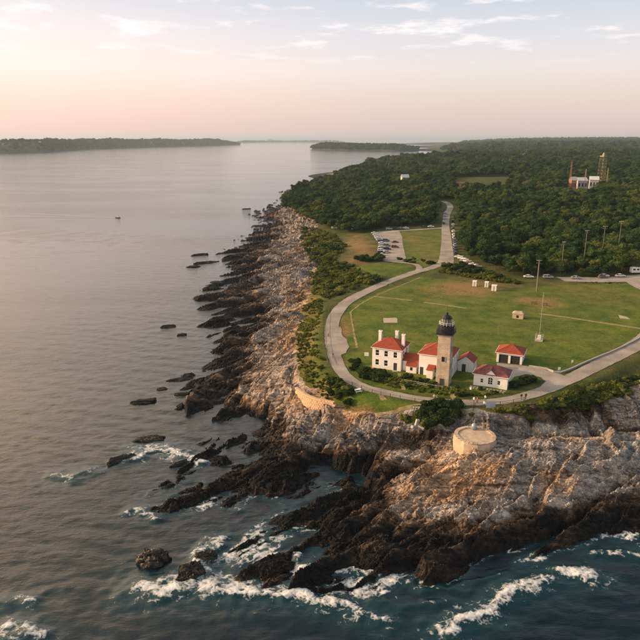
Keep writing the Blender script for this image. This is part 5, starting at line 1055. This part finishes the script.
# ------------------------------------------------------------------ masts and buildings in the woodland
steel = simple('rusty_steel', (.30, .22, .18), .6, .2, metal=.2); tan_s = simple('weathered_wood_tower', (.40, .32, .20), .8, .2)
def lattice(px, py, h, w, mat, lb, nm='lattice_mast', seg=10, top=.5):
    x, y, z = G(px, py, 20); t = thing(nm, lb, 'mast', (x, y, z), .5)
    def cnr(i, k): f = 1 - (1 - top) * k / seg; a = (w / 2) * f; return Vector(((-a, a, a, -a)[i], (-a, -a, a, a)[i], h * k / seg))
    for i in range(4): m_ = MB(); m_.bar(cnr(i, 0) - Vector((0, 0, 1)), cnr(i, seg), .09, 5); m_.build('leg', mat, t)
    for k_ in range(seg):
        m_ = MB()
        for i in range(4): m_.bar(cnr(i, k_), cnr((i + 1) % 4, k_ + 1), .05, 4); m_.bar(cnr(i, k_ + 1), cnr((i + 1) % 4, k_ + 1), .05, 4)
        m_.build('bracing', mat, t)
    return t
lattice(569, 191, 33, 2.2, simple('red_mast', (.30, .15, .12), .6), 'slender red lattice mast above the woodland building', top=.3)
tt = lattice(600, 187, 37, 7, tan_s, 'broad tan lattice tower with platform rising over the woodland', seg=9, top=.75); m_ = MB(); m_.box(-3, 3, -3, 3, 37, 38); m_.build('platform', tan_s, tt); m_ = MB(); m_.lathe([(1.2, 38), (1.6, 39.5), (.8, 41), (.1, 42)], 10); m_.build('dome', concg, tt)
lattice(606, 188, 24, 1.8, steel, 'thin rust coloured mast beside the broad tan tower', top=.3); lattice(584, 190, 24, 1.6, steel, 'short thin mast behind the white roofed building', top=.4)
def woodbld(px, py, w, d, h, mt, rm_, lb, rz=0):
    x, y, z = G(px, py, 18); t = thing('woodland_building', lb, 'building', (x, y, z), rz); m_ = MB(); m_.box(-w / 2, w / 2, -d / 2, d / 2, -1, h); m_.build('wall', mt, t)
    gable_roof(t, -w / 2, w / 2, -d / 2, d / 2, h + .01, h * .35, rm_, 'x', .5, .4, walls=mt)
    for k_ in range(3): m_ = MB(); u = -w / 2 + w * (k_ + .5) / 3; m_.box(u - w * .07, u + w * .07, -d / 2 - .06, -d / 2 - .01, h * .35, h * .75); m_.build('window', pane, t)
orange_w = simple('orange_brick', (.36, .18, .10), .8)
dullw = simple('dull_grey_wall', (.42, .42, .42), .8, .2, .2)
whroof = simple('white_roof', (.50, .54, .58), .7, .15, .3)
woodbld(572, 190, 6, 8, 11, orange_w, concg, 'tall orange brick building at the foot of the red mast'); woodbld(580, 189.5, 12, 10, 10.2, dullw, whroof, 'white roofed building in the woodland beside the orange one', .1); woodbld(593, 189, 10, 9, 10.8, dullw, whroof, 'white building in the woodland at the foot of the tan tower', -.3)
woodbld(404.5, 186, 9, 7, 10.5, dullw, whroof, 'lone white house among the trees near the bay', .2); woodbld(461, 189, 14, 8, 6, concrete, roofb, 'low tan farm building at the near edge of the pale field')

# ------------------------------------------------------------------ far shores
farm, n, b = new_mat('far_land'); q = NB(n); P = q.pos(); n.links.new(q.ramp(q.noise(P, .012, 6, .7), [(.3, (.012, .025, .012)), (.5, (.03, .05, .02)), (.7, (.07, .08, .03))]), b.inputs['Base Color']); b.inputs['Roughness'].default_value = .95
def far_land(name, front, depth, hmax, seed):
    """a wooded ridge: front = shoreline in world xy from one end to the other"""
    c = spline(front, 45); nn = 10; V, F = [], []; k = len(c)
    for i, (x, y) in enumerate(c):
        f = i / (k - 1); e = min(1, f * 9, (1 - f) * 9) ; d = math.hypot(x, y); ux, uy = x / d, y / d
        for j in range(nn + 1):
            g = j / nn; prof = min(1, g * 3.2) ** .6 * (1 if g < .75 else max(0, (1 - g) * 4) ** .5)
            hh_ = hmax * e * prof * (.62 + .38 * float(fbm(np.array([i * .06 + seed]), np.array([g * 2.]), 3, seed)[()] if False else fbm(np.array([i * .06]), np.array([g * 2.]), 3, seed)[0])) + (3 if 0 < j < nn else -4)
            if 0 < j < nn: hh_ += rs.uniform(-1.5, 3.5) * e
            V.append((x + ux * depth * g, y + uy * depth * g, hh_))
    for i in range(k - 1):
        for j in range(nn): a = i * (nn + 1) + j; F.append((a, a + nn + 1, a + nn + 2, a + 1))
    me = bpy.data.meshes.new(name); me.from_pydata(V, [], F); me.update(); me.polygons.foreach_set('use_smooth', [True] * len(F)); me.materials.append(farm); o = link(bpy.data.objects.new(name, me)); o['kind'] = 'structure'
    return np.array(V), k, nn
fl = []
for nm, fr, dp, hm, sd in (('far_shore', WL([(-90, 156), (-30, 154), (20, 152.5), (45, 151.8), (90, 149), (130, 147.6), (180, 146.2), (215, 145.4), (240, 144.9)], 0), 900, 74, 3), ('far_island', WL([(312, 149.5), (340, 150.4), (370, 150.8), (395, 151.2), (418, 151)], 0), 420, 30, 5), ('horizon_land', WL([(236, 142.6), (262, 142.3), (290, 142.2), (320, 142.3), (345, 142.5)], 0), 900, 34, 7)):
    V, k_, nn = far_land(nm, fr, dp, hm, sd)
    cnt = {'far_shore': 3600, 'far_island': 1500, 'horizon_land': 500}[nm]
    for _ in range(cnt):
        i = rs.randint(0, k_ - 1); j = rs.randint(0, nn - 1); a, b_ = rs.rand(2); q0 = V[i * (nn + 1) + j]; q1 = V[(i + 1) * (nn + 1) + j]; q2 = V[i * (nn + 1) + j + 1]
        p = q0 + (q1 - q0) * a + (q2 - q0) * b_
        if p[2] > 1: fl.append((*p, rs.uniform(1.6, 3.4)))
instancer('far_woodland', np.array(fl), CS, 'far wooded shore across the wide water', 'woodland')
k_ = 0
for px, py, z0 in [(8, 150, 8), (18, 149.2, 10), (30, 150, 6), (38, 149, 10), (52, 148.5, 10), (70, 147.5, 10), (95, 146.6, 10), (120, 146.2, 6), (150, 145.2, 6), (185, 144.8, 6)]:
    x, y = W(px, py, z0); s = y / 3000; t = thing('shore_house', 'tiny pale house on the far wooded shore across the water', 'house', (x, y, z0 - 8), rs.uniform(-.5, .5), 'houses on the far shore'); w = 16 * s
    m_ = MB(); m_.box(-w / 2, w / 2, -5, 5, -8, 16); m_.build('wall', white, t); gable_roof(t, -w / 2, w / 2, -5, 5, 16.01, 5, roofb, 'x', .6, .6, walls=white)
for px, py, z0 in [(470, 153, 30), (482, 152, 32), (490, 151.5, 34), (505, 151, 34), (513, 150.7, 34), (528, 150.4, 34), (498, 152.6, 30)]:
    x, y = W(px, py, z0); t = thing('village_house', 'tiny pale house among the distant trees beyond the bay', 'house', (x, y, zat(x, y)), rs.uniform(-.5, .5), 'houses beyond the bay'); m_ = MB(); m_.box(-6, 6, -6, 6, -4, 14); m_.build('wall', white, t); gable_roof(t, -6, 6, -6, 6, 14.01, 4, whroof, 'x', .6, .6, walls=white)
for px, w, h_ in ((262, 40, 40), (270, 60, 62), (279, 36, 34)):
    x, y = W(px, 142.0, 0); t = thing('waterfront_building', 'pale waterfront building on the hazy horizon', 'building', (x, y + 200, 2), 0, 'buildings on the horizon'); m_ = MB(); m_.box(-w, w, -20, 20, -4, h_); m_.build('wall', white, t); m_ = MB(); m_.box(-w - 2, w + 2, -22, 22, h_ + .1, h_ + 4); m_.build('roof', whroof, t)
# motor boat with its wake
x, y = W(118, 218, 0); t = thing('motor_boat', 'small dark motor boat trailing a thin wake on the open water', 'boat', (x, y, .1), R(-12)); t.scale = (.8, .8, .8)
m_ = MB(); hp = [(-3, -.9), (1.2, -1.0), (2.4, -.6), (3.2, 0), (2.4, .6), (1.2, 1.0), (-3, .9)]; m_.poly([(a * .9, b_ * .75, -.3) for a, b_ in hp] + [(a, b_, .75 + .1 * max(0, a)) for a, b_ in hp], [tuple(range(6, -1, -1)), tuple(range(7, 14))] + [(i, (i + 1) % 7, 7 + (i + 1) % 7, 7 + i) for i in range(7)]); m_.build('hull', simple('grey_hull', (.16, .17, .18), .4), t)
for s_ in (-1, 1):
    m_ = MB(); pts_ = [(-3.4 - 9 * k_, s_ * (.5 + 1.1 * k_) + rs.uniform(-.2, .2), .12 + .02 * rs.rand()) for k_ in range(16)]
    m_.poly([(a, b_ - .35 - .03 * i_, c) for i_, (a, b_, c) in enumerate(pts_)] + [(a, b_ + .35 + .03 * i_, c) for i_, (a, b_, c) in enumerate(pts_)], [(i_, i_ + 1, 17 + i_, 16 + i_) for i_ in range(15)]); m_.build('wake', simple('wake_foam', (.55, .55, .55), .8), t)
m_ = MB(); m_.box(-.9, 1.0, -.65, .65, .8, 1.7); m_.bevel(.08); m_.build('cabin', white, t); m_ = MB(); m_.box(1.005, 1.04, -.5, .5, 1.2, 1.6); m_.build('windscreen', cglass, t); m_ = MB(); m_.box(-3.35, -3.02, -.25, .25, -.2, 1.1); m_.build('outboard_motor', black, t)

# ------------------------------------------------------------------ haze
hz, n, b = new_mat('haze_air'); n.nodes.remove(b); pv = n.nodes.new('ShaderNodeVolumePrincipled'); pv.inputs['Color'].default_value = (.64, .82, 1.0, 1); pv.inputs['Density'].default_value = .00005; pv.inputs['Anisotropy'].default_value = .3
n.links.new(pv.outputs[0], [q_ for q_ in n.nodes if q_.type == 'OUTPUT_MATERIAL'][0].inputs['Volume'])
g = MB(); g.box(-61500, 61500, -2000, 72500, -12, 140); hzo = g.build('haze', hz); hzo['kind'] = 'stuff'; tag(hzo, 'thin pale haze over the water and land', 'haze')
